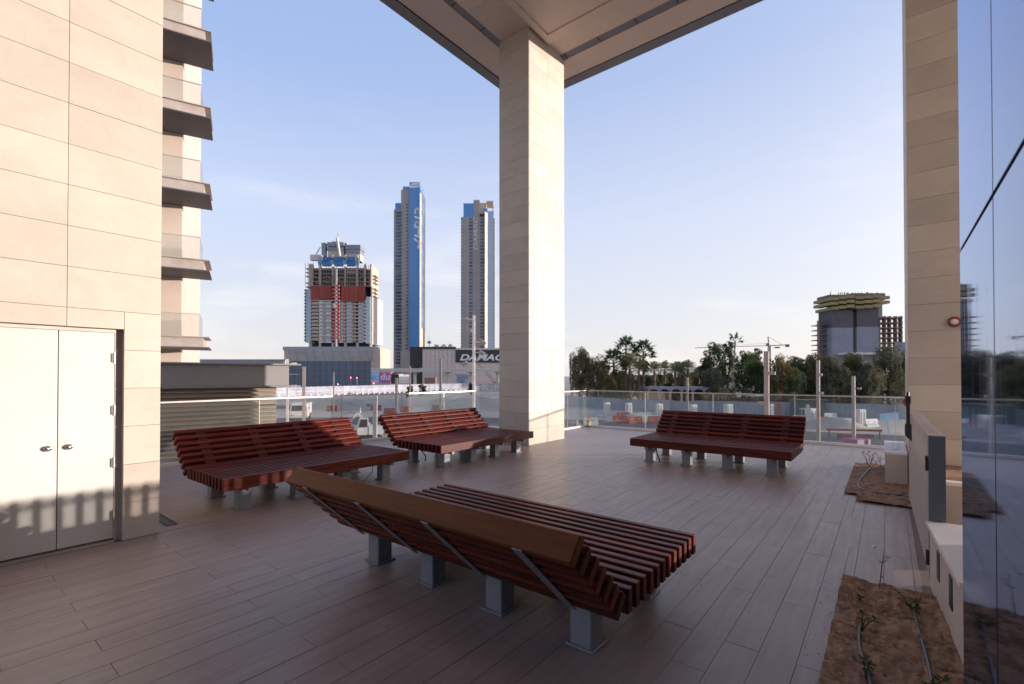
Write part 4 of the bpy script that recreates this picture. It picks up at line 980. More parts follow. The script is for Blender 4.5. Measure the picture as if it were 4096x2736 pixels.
T('top_works', 460, 560, 152, 176, 8, 13, cslab); T('top_works', 575, 632, 168, 205, 8, 13, cslab); T('lift_tower', 350, 396, 175, 330, 6, 10, grys)
hm = sur('hoist_red', (0.60,0.10,0.09), None, 3, 0.6)
T('hoist_mast', 548, 568, 505, 1400, -2.2, -0.9, M['concrete'])
for k in range(15):
    for a_ in (520, 570): T('hoist_gate', a_, a_+26, 684+k*42, 708+k*42, -2.6, -0.95, hm)
T('hoist_cage', 526, 550, 895, 945, -3.2, -1.8, M['concrete'])
b = MB(); b.bar((T1.x(zx(545)),3,T1.z(zy(130))),(T1.x(zx(582)),2,T1.z(zy(345))),1.6,1.6); b.bar((T1.x(zx(548)),5,T1.z(zy(60))),(T1.x(zx(548)),5,T1.z(zy(150))),0.7,0.7); b.build('crane_mast', M['concrete_l'], T1.t)
b = MB(); b.bar((T1.x(zx(285)),3,T1.z(zy(365))),(T1.x(zx(350)),4,T1.z(zy(235))),1.2,1.2); b.cbox((T1.x(zx(310)),3,T1.z(zy(362))),(10,4,5)); b.build('crane_jib', M['concrete_l'], T1.t)
# scaffolding around the open floors
b = MB()
for i in range(26):
    x = T1.x(zx(200+i*30)); b.tube((x,-0.2,T1.z(zy(700))),(x,-0.2,T1.z(zy(random.choice((430,460,490))))),0.22,n=4)
for i in range(60):
    a = random.uniform(300,920); y = random.uniform(560,690); b.bar((T1.x(zx(a)),-0.3,T1.z(zy(y))),(T1.x(zx(a+random.uniform(-60,60))),-0.3,T1.z(zy(y+random.uniform(-35,35)))),0.35,0.35)
stuff(b.build('scaffolding', rslab, T1.t))
# columns under the tower and its podium
for x in (235, 350, 497, 545, 640, 778, 925): T('pier', x, x+20, 1336, 1420, 1, 4, cslab)
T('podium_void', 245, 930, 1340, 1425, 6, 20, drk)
pdm = T1
pd = sur('podium_panel', (0.30,0.33,0.36), (0.27,0.30,0.33), 0.2, 0.7)
T1.box('podium', 1162, 1535, 1394, 1560, -12, 22, cslab); T1.box('podium_band', 1158, 1530, 1390, 1404, -12.4, -12.05, pd)
for r_ in range(2):
    x = 1180 if r_ == 0 else 1186
    i = 0
    while x < 1520:
        w = (22, 30, 20, 26)[i % 4]; y0 = 1402 if r_ == 0 else 1424
        o = T1.box('screen_window', x, x+w, y0, y0+20, -12.5, -12.05, cslab)
        for q_ in range(int(w/5)): T1.box('slit', x+1.5+q_*5, x+3.5+q_*5, y0+2, y0+17, -12.7, -12.52, pd)
        T1.box('dark_recess', x+w, x+w+9, y0, y0+20, -12.25, -12.05, pd)
        x += w+10; i += 1
T1.box('podium_turret', 1510, 1537, 1400, 1530, -13, -3, cslab)

# ---- dark blue clad hall
bh = Site('clad_hall', 'long dark blue-grey clad hall in front of the unfinished tower', 'building', 1330, 235)
hl = sur('hall_panel', (0.105,0.13,0.17), (0.095,0.118,0.155), 0.1, 0.6, rnd=0.07)
bh.box('hall_core', 1100, 1484, 1446, 1590, 0.3, 3, drk)
for i in range(15): bh.box('panel', 1102+i*25.6, 1126.6+i*25.6, 1444, 1590, 0, 0.28, hl)
for k in range(3): bh.box('rail_line', 1100, 1485, 1472+k*24, 1473+k*24, -0.15, -0.01, grys)
redl = emat('red_lamp', (1.0,0.08,0.12), 6.0); 
for px, py in ((1403,1511),(1428,1511),(1352,1537),(1495,1533)):
    b = MB(); b.sm = True; b.lathe([(0,-0.22),(0.16,-0.16),(0.22,0),(0.16,0.16),(0,0.22)],10); tg = tag(b.build('warning_lamp', redl, None, at(px, 215, 0)+Vector((0,0,zat(py,215))), None), 'small red warning lamp %s the dark blue hall' % {1403:'left of a pair in front of',1428:'right of a pair in front of',1352:'low before the middle of',1495:'low by the right end of'}[px], 'lamp', 'red lamps'); 
    p_ = MB(); p_.tube((0,0,-(zat(py,215)-GZ)),(0,0,-0.2),0.08,n=6); p_.build('lamp_post', M['concrete'], tg)
# ---- du billboard
db = Site('billboard', 'billboard with a purple du panel right of the dark blue hall', 'billboard', 1525, 222)
db.box('board_left', 1487, 1516, 1488, 1530, 0, 0.4, sur('board_blue', (0.10,0.30,0.60), (0.65,0.72,0.8), 0.15, 0.5, stretch=(1,1,3)))
db.box('board_du', 1516.3, 1564, 1487, 1531, 0, 0.4, sur('board_purple', (0.30,0.07,0.30), (0.62,0.12,0.28), 0.12, 0.5, lo=0.3, hi=0.7))
wht = sur('sign_white', (0.80,0.80,0.82), None, 3, 0.5)
b = MB(); b.add([v.co.copy() for v in text_mesh('du', 4.2, 0.05, 0, 0.08).vertices], []); 
me = text_mesh('du', 4.4, 0.05, 0, 0.10); me.materials.append(wht); obj('lettering', me, db.t, (db.x(1541), -0.1, db.z(1508)), (PI/2,0,0))
pk = sur('sign_pink', (0.75,0.35,0.5), None, 3, 0.5)
for a0,a1,b0,b1 in ((1520,1560,1490,1492),(1520,1560,1526,1528),(1519,1521,1490,1528),(1559,1561,1490,1528)): db.box('frame_bar', a0, a1, b0, b1, -0.12, -0.01, pk)
db.box('stand', 1490, 1560, 1531, 1585, 0.1, 0.3, M['concrete'])
db.box('red_panel', 1566, 1587, 1490, 1496, 0, 0.3, M['plastic_r']); db.box('dark_board', 1565, 1595, 1496.3, 1535, 0, 0.4, drk)

# ---- blue tower
T2 = Site('blue_tower', 'tall slim tower with a blue glass face and white lettering', 'building', 1632, 520)
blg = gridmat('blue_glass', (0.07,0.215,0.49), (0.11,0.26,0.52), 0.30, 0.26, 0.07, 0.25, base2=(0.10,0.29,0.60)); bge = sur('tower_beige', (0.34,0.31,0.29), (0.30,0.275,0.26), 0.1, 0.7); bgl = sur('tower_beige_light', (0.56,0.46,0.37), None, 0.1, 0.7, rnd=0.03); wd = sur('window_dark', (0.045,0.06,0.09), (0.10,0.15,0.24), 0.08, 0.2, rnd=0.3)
ux = lambda v: 1500+v*0.4911
uy = lambda v: 680+v*0.4911
def U(name, x0, x1, y0, y1, a, b_, m, parent=None): return T2.box(name, ux(x0), ux(x1), uy(y0), uy(y1), a, b_, m, parent)
U('wing', 143, 206, 305, 1660, 4.0, 24, bge); U('wing_cap', 152, 203, 250, 304, 5, 20, blg)
U('shaft', 206, 276, 150, 1660, 1.5, 26, bge); U('shaft_cap', 220, 276, 123, 149, 2, 24, blg)
U('glass_face', 277, 364, 92, 1470, 0.0, 27, blg)
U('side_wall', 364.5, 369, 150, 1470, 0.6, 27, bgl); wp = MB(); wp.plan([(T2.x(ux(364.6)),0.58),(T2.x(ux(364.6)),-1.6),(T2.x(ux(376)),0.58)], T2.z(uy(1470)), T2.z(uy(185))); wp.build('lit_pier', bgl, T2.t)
U('base', 206, 300, 1470, 1660, 0.5, 26, bge)
for k in range(46):
    y = 325+k*27.5
    if y > 1640: break
    U('window_band', 158, 197, y, y+16, 3.7, 4.0, wd); 
    U('balcony_edge', 196, 214, y+2, y+17, 1.0, 1.5, wd)
    if y < 1440:
        b = MB(); b.box(0, 0.35, -12, 12, -1.9, 1.9); b.build('side_window', wd, T2.t, (T2.x(ux(369))+0.05, 14, T2.z(uy(y-160 if y-160 > 120 else y))))
    U('small_window', 250, 263, y-60, y-46, 1.25, 1.5, wd)
def stroke(pts, w, m, parent, ux_, uy_, S, ydepth, name):
    b = MB(); P = [Vector((S.x(ux_(x)), ydepth, S.z(uy_(y)))) for x, y in pts]
    for a, c_ in zip(P[:-1], P[1:]):
        d_ = (c_-a).normalized(); n_ = Vector((-d_.z, 0, d_.x))*w/2; e = d_*w*0.35
        b.add([a-e+n_, a-e-n_, c_+e-n_, c_+e+n_, a-e+n_+Vector((0,-0.3,0)), a-e-n_+Vector((0,-0.3,0)), c_+e-n_+Vector((0,-0.3,0)), c_+e+n_+Vector((0,-0.3,0))], [(0,1,2,3),(7,6,5,4),(0,4,5,1),(1,5,6,2),(2,6,7,3),(3,7,4,0)])
    return b.build(name, m, parent)
for pts in ([(285,135),(296,110),(350,106)], [(300,132),(345,128),(356,116),(354,100)],
            [(326,345),(323,325),(335,313),(352,312),(363,325),(363,352)], [(324,378),(366,392)],
            [(324,455),(324,432),(336,420),(352,420),(362,432),(362,462),(324,462)], [(354,470),(354,520)], [(324,530),(364,544)], [(322,560),(340,575),(358,582),(362,604),(350,630)]):
    stroke(pts, 2.2, wht, T2.t, ux, uy, T2, -0.05, 'lettering_stroke')

# ---- second tower
T3 = Site('beige_tower', 'tall beige tower with dark window strips and vertical lettering beside the column', 'building', 1910, 540)
def V(name, x0, x1, y0, y1, a, b_, m): return T3.box(name, ux(x0), ux(x1), uy(y0), uy(y1), a, b_, m)
blp = gridmat('pale_blue_glass', (0.26,0.38,0.56), (0.33,0.43,0.58), 0.3, 0.26, 0.07, 0.2, base2=(0.33,0.44,0.60))
V('shaft', 700, 912, 375, 1640, 1.0, 26, bge); V('cap_glass', 718, 800, 262, 374, 1.5, 20, blg); V('cap_block', 800.5, 850, 235, 374, 1.2, 22, bge)
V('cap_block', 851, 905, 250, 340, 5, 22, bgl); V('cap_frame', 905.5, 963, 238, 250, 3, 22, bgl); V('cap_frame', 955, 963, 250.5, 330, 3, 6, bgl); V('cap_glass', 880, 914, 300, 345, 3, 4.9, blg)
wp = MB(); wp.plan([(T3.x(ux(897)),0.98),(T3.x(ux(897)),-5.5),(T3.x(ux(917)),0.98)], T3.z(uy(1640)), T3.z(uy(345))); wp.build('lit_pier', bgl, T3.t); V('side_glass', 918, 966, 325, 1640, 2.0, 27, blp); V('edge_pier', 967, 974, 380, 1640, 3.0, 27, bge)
for k in range(46):
    y = 385+k*27.5
    if y > 1620: break
    V('window_band', 766, 794, y, y+17, 0.7, 0.98, wd); V('window_band', 858, 892, y, y+17, 0.7, 0.98, wd)
    V('edge_window', 698, 707, y+3, y+15, 0.6, 0.98, wd); V('notch', 746, 753, y, y+10, 0.8, 0.98, bgl); V('notch', 968, 973, y, y+10, 2.7, 2.98, wd)
me = text_mesh('DAMAC', 6.6, 0.15, 0.2, 0.12); me.materials.append(sur('sign_grey', (0.62,0.60,0.58), None, 3, 0.5)); obj('lettering', me, T3.t, (T3.x(ux(820)), 0.8, T3.z(uy(515))), (PI/2, -PI/2, 0)).scale = (1.62, 1, 1)

# ---- podium with the DAMAC billboard
pdb = Site('podium_building', 'pale gridded podium building with a black DAMAC billboard', 'building', 1815, 345)
gridp = gridmat('podium_grid', (0.60,0.51,0.45), (0.40,0.34,0.31), 0.22, 0.22, 0.05, 0.7, base2=(0.55,0.46,0.41))
pdb.box('main_wall', 1690, 2040, 1392, 1560, 0, 40, gridp); pdb.box('dark_wall', 1636, 1689.5, 1386, 1560, 3, 40, drk); pdb.box('parapet', 1690, 1824, 1387, 1396, -0.4, -0.02, drk)
pdb.box('white_coping', 1825, 2040, 1394, 1399, -0.8, -0.42, M['concrete_l'])
pdb.box('billboard_panel', 1822, 2040, 1399.5, 1450, -0.8, -0.42, sur('billboard_black', (0.045,0.036,0.038), None, 1, 0.6))
me = text_mesh('DAMAC', 8.6, 0.12, 0.28, 0.24); me.materials.append(wht); lo_ = obj('lettering', me, pdb.t, (pdb.x(1924), -1.0, pdb.z(1431)), (PI/2,0,0)); lo_.scale = (1.02, 0.72, 1)
for i in range(9):
    px = 1690 + i*16.5; pdb.box('pilaster', px, px+1.2, 1397, 1520, -0.35, -0.02, M['concrete'])
b = MB(); b.bar((pdb.x(1805),-6,pdb.z(1495)),(pdb.x(1690),-6,pdb.z(1473)),0.8,0.8); b.build('site_boom', M['concrete'], pdb.t)
b = MB(); b.cbox((0,0,3),(7,4,4)); tag(b.build('brown_shed', sur('shed_brown', (0.26,0.17,0.13), None, 1, 0.8), None, at(1722,300,GZ), (0,0,YAW)), 'brown site shed at the foot of the pale podium', 'shed')
b = MB(); b.cbox((0,0,4.2),(8,0.3,6)); b.bar((0,0.3,0),(0,0.3,4),0.4,0.4); tag(b.build('picture_board', sur('picture', (0.10,0.14,0.22), (0.5,0.5,0.5), 0.2, 0.6), None, at(1850,270,GZ), (0,0,YAW)), 'small dark picture board under the DAMAC billboard', 'billboard')
# mobile crane boom by the column
cr_ = Site('mobile_crane', 'orange lattice crane boom leaning in front of the pale podium', 'crane', 1960, 225)
b = MB()
P0 = Vector((cr_.x(1983),0,cr_.z(1535))); P1 = Vector((cr_.x(1900),0,cr_.z(1440)))
for ox_, oz_ in ((-0.6,0),(0.6,0.5),(0.2,-0.7)): b.bar(P0+Vector((ox_,0,oz_)), P1+Vector((ox_*0.4,0,oz_*0.4)), 0.22, 0.22)
for i in range(12): b.bar(P0.lerp(P1,i/12)+Vector((-0.5,0,0)), P0.lerp(P1,(i+1)/12)+Vector((0.5,0,0.3)), 0.14, 0.14)
b.build('boom', sur('crane_orange', (0.42,0.25,0.16), None, 2, 0.6), cr_.t); cr_.box('cab', 1975, 1992, 1528, 1548, -1, 2, M['plastic_r']); 
# metro viaduct
vd = Site('viaduct', 'pale elevated railway deck on round piers left of the column', 'viaduct', 1740, 205)
vd.box('deck', 1484, 2060, 1478, 1487, 0, 8, M['concrete_l']); vd.box('parapet', 1484, 2060, 1473.5, 1477.8, -0.3, 0.2, M['concrete_l'])
for px in (1652, 1785, 1881, 1990):
    b = MB(); b.tube((0,4,0),(0,4,vd.z(1492)),0.75,n=14); b.add([(-0.75,3.2,vd.z(1493)),(0.75,3.2,vd.z(1493)),(0.75,4.8,vd.z(1493)),(-0.75,4.8,vd.z(1493)),(-2.0,2.0,vd.z(1487.2)),(2.0,2.0,vd.z(1487.2)),(2.0,6,vd.z(1487.2)),(-2.0,6,vd.z(1487.2))],[(0,3,2,1),(4,5,6,7),(0,1,5,4),(1,2,6,5),(2,3,7,6),(3,0,4,7)])
    b.build('pier', M['concrete_l'], vd.t, (vd.x(px), 0, 0))

# ---- yellow banded building at right
YB = Site('yellow_banded_building', 'grey unfinished block with yellow formwork bands near the right column', 'building', 3440, 200)
yx = lambda v: 3176+v*0.3508
yy_ = lambda v: 1100+v*0.3508
def Y(name, x0, x1, y0, y1, a, b_, m): return YB.box(name, yx(x0), yx(x1), yy_(y0), yy_(y1), a, b_, m)
g1 = sur('grey_screen_dark', (0.085,0.082,0.095), None, 0.3, 0.7); g2 = sur('grey_screen_light', (0.24,0.245,0.285), (0.20,0.205,0.24), 0.25, 0.8); yl = sur('yellow_form', (0.27,0.215,0.085), (0.22,0.175,0.075), 0.4, 0.6, rnd=0.08); brn = sur('rust_slab', (0.20,0.14,0.12), None, 0.5, 0.9)
for a, c_, dy in ((440,672,0),(722,968,-28)):
    Y('upper_screen', a, c_, 400+dy, 600+dy*0.4, 0, 9, g1); Y('lower_screen', a-4, c_+2, 601+dy*0.4, 1100, -0.1, 9, g2)
Y('shaft_void', 676, 720, 420, 1100, 1.5, 8, brn)
for r_, (y0) in enumerate((268, 320, 375)):
    for i in range(3):
        x0 = 398+i*89+ (22 if r_ == 2 and i == 0 else 0); y = y0 - i*11
        Y('form_band', x0, 398+(i+1)*89-1.5, y-10, y+24, -1.6-0.1*i, 10, yl)
    for i in range(4):
        if r_ == 2 and i == 3: continue
        x0 = 672+i*98 if i < 3 else 968; x1 = 672+(i+1)*98-1.5 if i < 3 else 1112; y = y0 - (16, 24, 32, 30)[i] + (28 if False else 0)
        Y('form_band', x0, x1, y-4, y+30, -1.9-0.1*i if i < 3 else 0.5, 10, yl)
Y('top_slab', 425, 660, 218, 262, 1, 9, brn); Y('top_slab', 690, 1070, 200, 250, 1, 9, brn); Y('right_shaft', 970, 1055, 330, 470, 2, 9, g2)
for i in range(24):
    x = random.uniform(430, 1065); Y('rebar', x, x+4, 180+random.uniform(0,14), 216, 2, 2.3, brn)
# bare frame wings
for k in range(8):
    y = 470+k*58
    Y('frame_slab', 972, 1315, y, y+12, 3, 10, brn)
    if k > 0: Y('frame_slab', 350, 440, y+25, y+34, 3, 9, brn)
for x in (985, 1045, 1110, 1170, 1240, 1300): Y('frame_column', x, x+14, 455, 1000, 3.2, 5, brn)
for x in (352, 372): Y('frame_column', x, x+8, 505, 1010, 3.2, 5, brn)
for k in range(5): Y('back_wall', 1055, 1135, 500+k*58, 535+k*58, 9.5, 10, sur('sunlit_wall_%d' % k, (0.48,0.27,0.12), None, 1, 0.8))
Y('canopy_slab', 490, 1010, 890, 912, -6, 0, M['concrete_l']); Y('entry_slab', 545, 720, 985, 1000, -5, 0, M['concrete_l']); 
for x in (560, 600, 660, 700): Y('entry_column', x, x+8, 912, 1100, -4, -3.5, M['concrete_l'])
Y('fence_gate', 1200, 1320, 760, 1000, 2.0, 2.6, g2)
# ---- tower crane
tcn = Site('tower_crane', 'small tower crane with counterweights above the dark trees', 'crane', 3078, 230)
cx_ = lambda v: 2750+v*0.2551
cy_ = lambda v: 1300+v*0.2551
tcm = sur('crane_paint', (0.20,0.21,0.25), None, 2, 0.6)
b = MB()
X0, X1 = tcn.x(cx_(1278)), tcn.x(cx_(1305)); zt = tcn.z(cy_(330))
for x in (X0, X1):
    for yq in (0, X1-X0): b.bar((x,yq,0),(x,yq,zt),0.22,0.22)
for i in range(24):
    z0_, z1_ = zt*i/24, zt*(i+1)/24; b.bar((X0,0,z0_),(X1,0,z1_),0.14,0.14); b.bar((X0,X1-X0,z1_),(X1,X1-X0,z0_),0.14,0.14)
b.build('mast', tcm, tcn.t)
b = MB(); jz = tcn.z(cy_(322)); b.bar((X1,0.4,jz),(tcn.x(cx_(1600)),0.4,jz+0.4),0.5,0.4); b.bar((X1,1.0,jz),(tcn.x(cx_(1600)),1.0,jz+0.4),0.3,0.3); b.build('counter_jib', tcm, tcn.t)
b = MB(); b.bar((X0,0.4,jz),(tcn.x(cx_(120)),0.4,tcn.z(cy_(358))),0.28,0.35); b.bar((X0,0.8,jz+1.2),(tcn.x(cx_(120)),0.8,tcn.z(cy_(355))),0.12,0.12); b.build('jib', sur('jib_pale', (0.62,0.60,0.60), None, 2, 0.6), tcn.t)
b = MB(); b.bar((X0+0.4,0.6,zt),(tcn.x(cx_(1275)),0.6,tcn.z(cy_(180))),0.35,0.35); b.bar((tcn.x(cx_(1275)),0.6,tcn.z(cy_(180))),(tcn.x(cx_(1500)),0.6,jz+0.3),0.1,0.1); b.build('tower_head', tcm, tcn.t)
b = MB(); b.cbox((tcn.x(cx_(1580)),0.6,jz),(1.3,1.4,1.3)); b.build('counterweight', tcm, tcn.t)
b = MB(); b.cbox((tcn.x(cx_(1420)),0.6,tcn.z(cy_(352))),(2.0,1.2,0.7)); b.build('winch', tcm, tcn.t)
b = MB(); b.cbox((tcn.x(cx_(1262)),0.2,tcn.z(cy_(308))),(1.0,1.2,1.3)); b.build('cab', tcm, tcn.t)
# thin far crane left of the beige tower
b = MB(); b.bar((0,0,0),(0,0,24),0.5,0.5); b.cbox((0,0,24.5),(3,2,2)); b.bar((0,0,24),(-0.4,0,30),0.25,0.25); tag(b.build('far_crane', tcm, None, at(1717,400,zat(1400,400)-18), (0,0,YAW)), 'thin far crane above the pale podium roof', 'crane')

# ---- vaulted pavilion among the palms
vp = Site('vaulted_pavilion', 'low pavilion with a row of pale vaulted roofs below the palms', 'building', 2750, 92)
vw = sur('vault_white', (0.30,0.285,0.30), (0.26,0.25,0.27), 1, 0.7)
for i in range(7):
    x0 = vp.x(2592+i*45); w = 45*vp.k; b = MB(); n = 8
    pts = [(x0+w/2-w/2*math.cos(PI*j/n), 0.75*math.sin(PI*j/n)) for j in range(n+1)]
    zb = vp.z(1563); b.add([(x,0,zb+z) for x,z in pts]+[(x,9,zb+z) for x,z in pts]+[(x*0.86+(x0+w/2)*0.14,0,zb-0.25+z*0.8) for x,z in pts], [(j,j+1,n+2+j,n+1+j) for j in range(n)]+[(j,2*n+2+j,2*n+3+j,j+1) for j in range(n)])
    b.build('vault', vw, vp.t)
    b = MB(); b.cbox((x0,0.2,zb/2-0.1),(0.35,0.35,zb-0.2)); b.build('pillar', bgl, vp.t)
b = MB(); b.box(vp.x(2600), vp.x(2680), 3, 8.5, 0, vp.z(1566)); b.build('room_wall', bgl, vp.t)
b = MB(); b.box(vp.x(2690), vp.x(2900), 8, 8.6, 0, vp.z(1566)); b.build('back_wall', drk, vp.t)
wb = Site('white_house', 'white low house glimpsed between the palm trunks', 'building', 2570, 150)
wb.box('wall', 2480, 2650, 1505, 1580, 0, 10, M['concrete']); wb.box('roof_edge', 2476, 2654, 1500, 1504.8, -0.4, 10.4, fgrey)
for i in range(6): wb.box('window', 2492+i*26, 2506+i*26, 1520, 1545, -0.15, -0.01, wd)

# ---- vegetation
def leaf_cloud(b, c, r, n, size, flat=1.0):
    for i in range(n):
        while True:
            v = Vector((random.uniform(-1,1), random.uniform(-1,1), random.uniform(-1,1)))
            if 0.15 < v.length < 1: break
        v = v.normalized()*(v.length**0.5)
        p = Vector(c)+Vector((v.x*r[0], v.y*r[1], v.z*r[2]))
        q = Euler((random.uniform(0,6.28), random.uniform(0,6.28), random.uniform(0,6.28))).to_matrix(); s_ = size*random.uniform(0.6,1.3)
        b.add([p+q@Vector((-s_,0,0)), p+q@Vector((0,-s_*0.45,0)), p+q@Vector((s_,0,0)), p+q@Vector((0,s_*0.45,0))], [(0,1,2,3)])
def tree(label, px, d, ytop, wpx, mat, droop=0.0, ybase=None, clumps=26, leaves=150, cat='tree', name='tree', trunk=True, group='trees beyond the fence', base=0.28):
    H = Z(ytop, d); W = wpx*d/F0; t = thing(name, label, cat, at(px, d, GZ), random.uniform(0,6.28), group)
    b = MB(); b.sm = True; n = 5 if trunk else 0
    if trunk:
        b.tube((0,0,-0.1),(random.uniform(-.2,.2),random.uniform(-.2,.2),H*0.35),0.032*H,0.022*H,8)
        for i in range(6):
            a = i*1.05+random.uniform(-.3,.3); p1 = Vector((math.cos(a)*W*0.2, math.sin(a)*W*0.2, H*random.uniform(0.5,0.62))); p2 = Vector((math.cos(a)*W*0.36, math.sin(a)*W*0.36, H*random.uniform(0.66,0.85)))
            b.tube((0,0,H*0.33),p1,0.016*H,0.010*H,6); b.tube(p1,p2,0.010*H,0.003*H,5)
        b.build('trunk', M['bark'], t)
    b = MB(); size = 0.15 if d < 120 else 0.3
    for i in range(clumps):
        u = (i+0.5)/clumps; zc = base + (0.97-base)*u**0.8; rad = math.sin(PI*min(1,max(0.04,(zc-base*0.6)/(1.05-base*0.6))))**0.6*0.42*W
        a = random.uniform(0,6.28); rr = rad*random.uniform(0.25,1.0)
        cr_ = W*random.uniform(0.09,0.17)
        c = Vector((math.cos(a)*rr, math.sin(a)*rr, H*zc - (cr_ if u > 0.8 else 0)*0.4))
        leaf_cloud(b, c, (cr_, cr_, cr_*random.uniform(0.7,1.1)*(1+droop)), leaves, size*random.uniform(0.85,1.2))
        if droop > 0:
            for k in range(int(14*droop)):
                a2 = random.uniform(0,6.28); p = c+Vector((math.cos(a2)*cr_*0.9, math.sin(a2)*cr_*0.9, -cr_*0.4))
                for s2 in range(9): leaf_cloud(b, p-Vector((0,0,s2*0.22)), (0.13,0.13,0.16), 3, size*0.9)
    leaf_cloud(b, (0,0,H*(base+1)/2), (W*0.26,W*0.26,H*(1-base)*0.36), int(clumps*leaves*0.22), size*1.25)
    b.build('crown', mat, t); return t
def palm(label, px, d, ytop, kind='fan', crown=2.6, tr=0.22, lean=0.0, skirt=0.0, group='palms beyond the fence', n=34):
    H = Z(ytop, d) - crown*0.62; t = thing('palm_tree', label, 'palm', at(px, d, GZ), random.uniform(0,6.28) if lean == 0 else YAW, group)
    b = MB(); b.sm = True; m_ = 10; P = [Vector((lean*(i/m_)**1.4, 0, H*i/m_)) for i in range(m_+1)]
    for i in range(m_): b.tube(P[i], P[i+1], tr*(1.15-0.35*i/m_)*(1.04 if i%2 else 1), tr*(1.15-0.35*(i+1)/m_), 8)
    b.build('trunk', M['palmtrunk'], t); top = P[-1]
    b = MB(); dry = MB()
    def frond(bb, a, el, L, fan):
        d_ = Vector((math.cos(a)*math.cos(el), math.sin(a)*math.cos(el), math.sin(el))); sd = Vector((-math.sin(a), math.cos(a), 0)); pts = []
        for i in range(9):
            u = i/8; pts.append(top + d_*L*u + Vector((0,0,-0.42*L*u*u*(1.0 if not fan else 0.35))))
        for i in range(8): 
            w_ = 0.018; bb.add([pts[i]-sd*w_, pts[i]+sd*w_, pts[i+1]+sd*w_, pts[i+1]-sd*w_], [(0,1,2,3)])
        if fan:
            c = pts[5]; 
            for k in range(16):
                an = (k-7.5)/7.5*1.9; v = (d_*math.cos(an)+sd*math.sin(an)).normalized(); tip = c+v*L*0.48*(1-0.12*abs(an))+Vector((0,0,-0.10*L*abs(an)-random.uniform(0,.12)*L)); w_ = L*0.05; nn = v.cross(Vector((0,0,1))).normalized()*w_
                bb.add([c, c+(tip-c)*0.5+nn, tip, c+(tip-c)*0.5-nn], [(0,1,2,3)])
        else:
            for i in range(1, 25):
                u = 0.12+0.88*i/24; k = min(7,int(u*8)); p = pts[k].lerp(pts[k+1], u*8-k) if k < 8 else pts[8]
                ll = L*0.23*math.sin(PI*min(1,0.18+0.8*u))
                for sg in (-1,1):
                    v = (sd*sg*0.8+d_*0.55+Vector((0,0,-0.25+random.uniform(-.15,.1)))).normalized()*ll; w_ = d_*0.035
                    bb.add([p-w_, p+w_, p+v], [(0,1,2)])
    for i in range(n):
        a = i*2.39996+random.uniform(-.2,.2); u = i/n; el = 1.35-1.75*u+random.uniform(-.12,.12)
        frond(b, a, el, crown*random.uniform(0.85,1.1), kind == 'fan')
    b.build('crown', M['frond_green'] if kind == 'fan' else M['frond'], t)
    if skirt > 0:
        for i in range(int(30*skirt)):
            top = P[-1]-Vector((0,0,random.uniform(0.1,0.9)*crown*0.7)); frond(dry, random.uniform(0,6.28), -1.0+random.uniform(-.35,.2), crown*random.uniform(0.5,0.8), kind == 'fan')
        dry.build('dry_skirt', M['frond_dry'], t)
    return t
tree('olive drooping tree just right of the middle column', 2318, 97, 1392, 118, M['leaf_olive'], 0.6, clumps=34)
tree('broader drooping tree second from the column', 2385, 95, 1426, 150, M['leaf_olive'], 0.7, clumps=34, base=0.2)
tree('low lit drooping bush left of the palm group', 2438, 90, 1502, 70, M['leaf_olive'], 0.8, clumps=18, base=0.15)
tree('dark tree low behind the left palms', 2470, 108, 1470, 110, M['leaf_dark'], 0.2, clumps=22, base=0.15)
palm('fan palm at the left of the palm group', 2455, 96, 1410, 'fan', 3.1, 0.26, 0, 0.4)
palm('tallest fan palm in the palm group', 2504, 98, 1357, 'fan', 3.1, 0.24, 0, 1.1)
palm('second tall fan palm, right of the tallest', 2574, 97, 1369, 'fan', 3.1, 0.26, 0, 0.9)
palm('big date palm with hanging fronds in front of the tall fan palms', 2520, 93, 1408, 'date', 4.4, 0.28, 0, 0.8, n=54)
palm('date palm with hanging fronds under the second tall fan palm', 2556, 95, 1432, 'date', 3.8, 0.26, 0, 0.8, n=46)
for px, d, yt, cr_s, lb_ in ((2617,108,1443,3.6,'dark date palm before the white house'),(2658,116,1440,3.6,'date palm right of the white house'),(2700,112,1444,3.6,'date palm left of the golden date palm'),(2722,100,1440,4.4,'golden date palm with a wide hanging crown'),(2752,114,1437,3.6,'date palm right of the golden date palm'),(2795,112,1460,3.4,'short date palm left of the big dark trees'),(2820,118,1452,3.4,'date palm at the foot of the big dark trees')):
    palm(lb_, px, d, yt, 'date', cr_s, 0.28, 0, 0.5, n=44)
tree('dark round shrub under the date palms', 2672, 100, 1530, 92, M['leaf_dark'], 0, clumps=16, base=0.1, name='shrub', cat='shrub', trunk=False)
tree('grey green shrub right of the golden date palm', 2715, 98, 1520, 44, M['leaf_grey'], 0, clumps=10, base=0.1, name='shrub', cat='shrub', trunk=False)
tree('tall dark tree left of the lone thin palm', 2858, 100, 1364, 110, M['leaf_dark'], 0, clumps=44, base=0.15)
tree('dark tree crown right behind the lone thin palm', 2908, 102, 1362, 90, M['leaf_dark'], 0, clumps=36, base=0.15)
tree('smaller dark tree stepping down at left of the tall dark tree', 2820, 98, 1425, 80, M['leaf_dark'], 0, clumps=24, base=0.15)
tree('bluish low tree under the tall dark tree', 2855, 92, 1470, 110, M['leaf_grey'], 0.3, clumps=26, base=0.1)
palm('lone thin palm with a small open crown and slanting trunk', 2926, 88, 1338, 'fan', 1.9, 0.17, 0.75, 0, n=13)
tree('dark tree right of the lone thin palm', 2975, 96, 1402, 120, M['leaf_dark'], 0.2, clumps=40, base=0.1)
tree('brownish round tree left of the tower crane', 3022, 98, 1386, 84, M['leaf_olive'], 0, clumps=28, base=0.2)
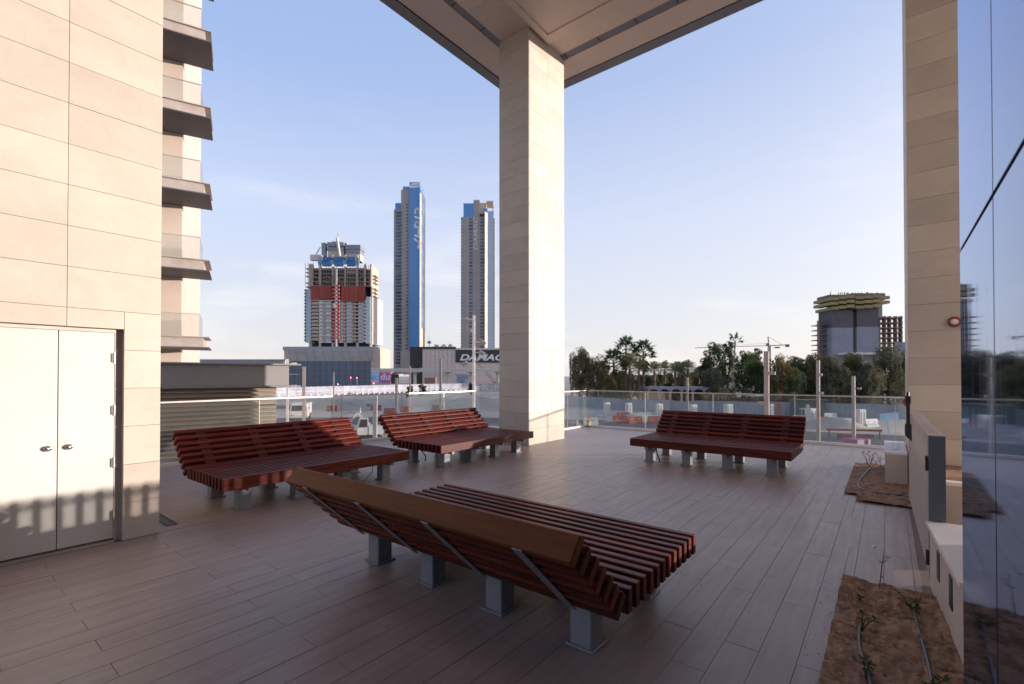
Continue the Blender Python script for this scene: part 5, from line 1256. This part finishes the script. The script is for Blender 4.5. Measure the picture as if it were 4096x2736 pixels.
tree('dark tree under the brownish round tree', 3030, 92, 1440, 130, M['leaf_dark'], 0.2, clumps=40, base=0.1)
for px, yt, w, mm, lb_ in ((3120,1420,130,'leaf_olive','olive tree just right of the thickest post'),(3190,1424,120,'leaf_grey','grey green tree right of the olive tree by the crane'),(3250,1416,130,'leaf_olive','olive tree left of the unfinished yellow banded block'),(3315,1425,140,'leaf_grey','grey tree in front of the left wing of the yellow banded block'),(3150,1470,150,'leaf_dark','dark low tree between the two steel posts'),(3380,1470,110,'leaf_grey','pale low tree below the entry of the yellow banded block'),(3420,1408,110,'leaf_olive','tall brownish tree in front of the yellow banded block'),(3480,1452,120,'leaf_grey','grey tree left of the tree by the right column'),(3555,1374,130,'leaf_grey','tall grey green tree touching the right column'),(3620,1400,120,'leaf_olive','olive tree partly behind the right column'),(3300,1490,150,'leaf_dark','dark low tree behind the steel post right of the bench'),(3450,1500,150,'leaf_dark','dark low tree behind the rightmost steel post')):
    tree(lb_, px, random.uniform(84,92), yt, w, M[mm], 0.35, clumps=48, base=0.06)
for px, yt, w, mm, lb_ in ((2895,1550,80,'leaf_olive','yellowish bush above the right bench back'),(2930,1545,60,'leaf_grey','grey bush at the foot of the lone thin palm'),(2990,1580,90,'leaf_olive','low bush left of the white truck'),(2825,1562,70,'leaf_dark','low dark hedge before the vaulted pavilion'),(3150,1572,110,'leaf_olive','low bush right of the thickest post'),(3080,1575,80,'leaf_grey','low bush beside the white truck')):
    tree(lb_, px, 80, yt, w, M[mm], 0, clumps=14, base=0.05, leaves=120, name='bush', cat='bush', trunk=False, group='bushes along the fence')
for px, d, yt, w, lb_ in ((1690,118,1535,55,'dark bush in front of the white hoarding'),(1640,120,1542,36,'small dark bush left of the bigger one before the hoarding'),(1883,150,1530,22,'small round bush before the hoarding near the mast')):
    tree(lb_, px, d, yt, w, M['leaf_dark'], 0, clumps=12, base=0.05, leaves=120, name='bush', cat='bush', trunk=False, group='bushes along the hoarding')
for px, lb_ in ((1745,'left'),(1775,'middle'),(1800,'right')):
    t_h = Z(1383, 350); t = palm('tiny far palm on the podium roof, %s of three' % lb_, px, 350, 1380, 'fan', 3.5, 0.3, 0, 0, 'roof palms', 16)

for px, yt, w, lb_ in ((2500,1492,120,'dark shrub mass behind the tallest fan palm'),(2580,1500,110,'dark shrub mass hiding the white house corner'),(2650,1488,120,'dark shrub mass right of the white house'),(2735,1485,130,'dark shrub mass behind the golden date palm'),(2800,1490,110,'dark shrub mass left of the bluish low tree')):
    tree(lb_, px, 122, yt, w, M['leaf_dark'], 0, clumps=22, base=0.05, leaves=110, name='shrub', cat='shrub', trunk=False, group='shrubs behind the palms')
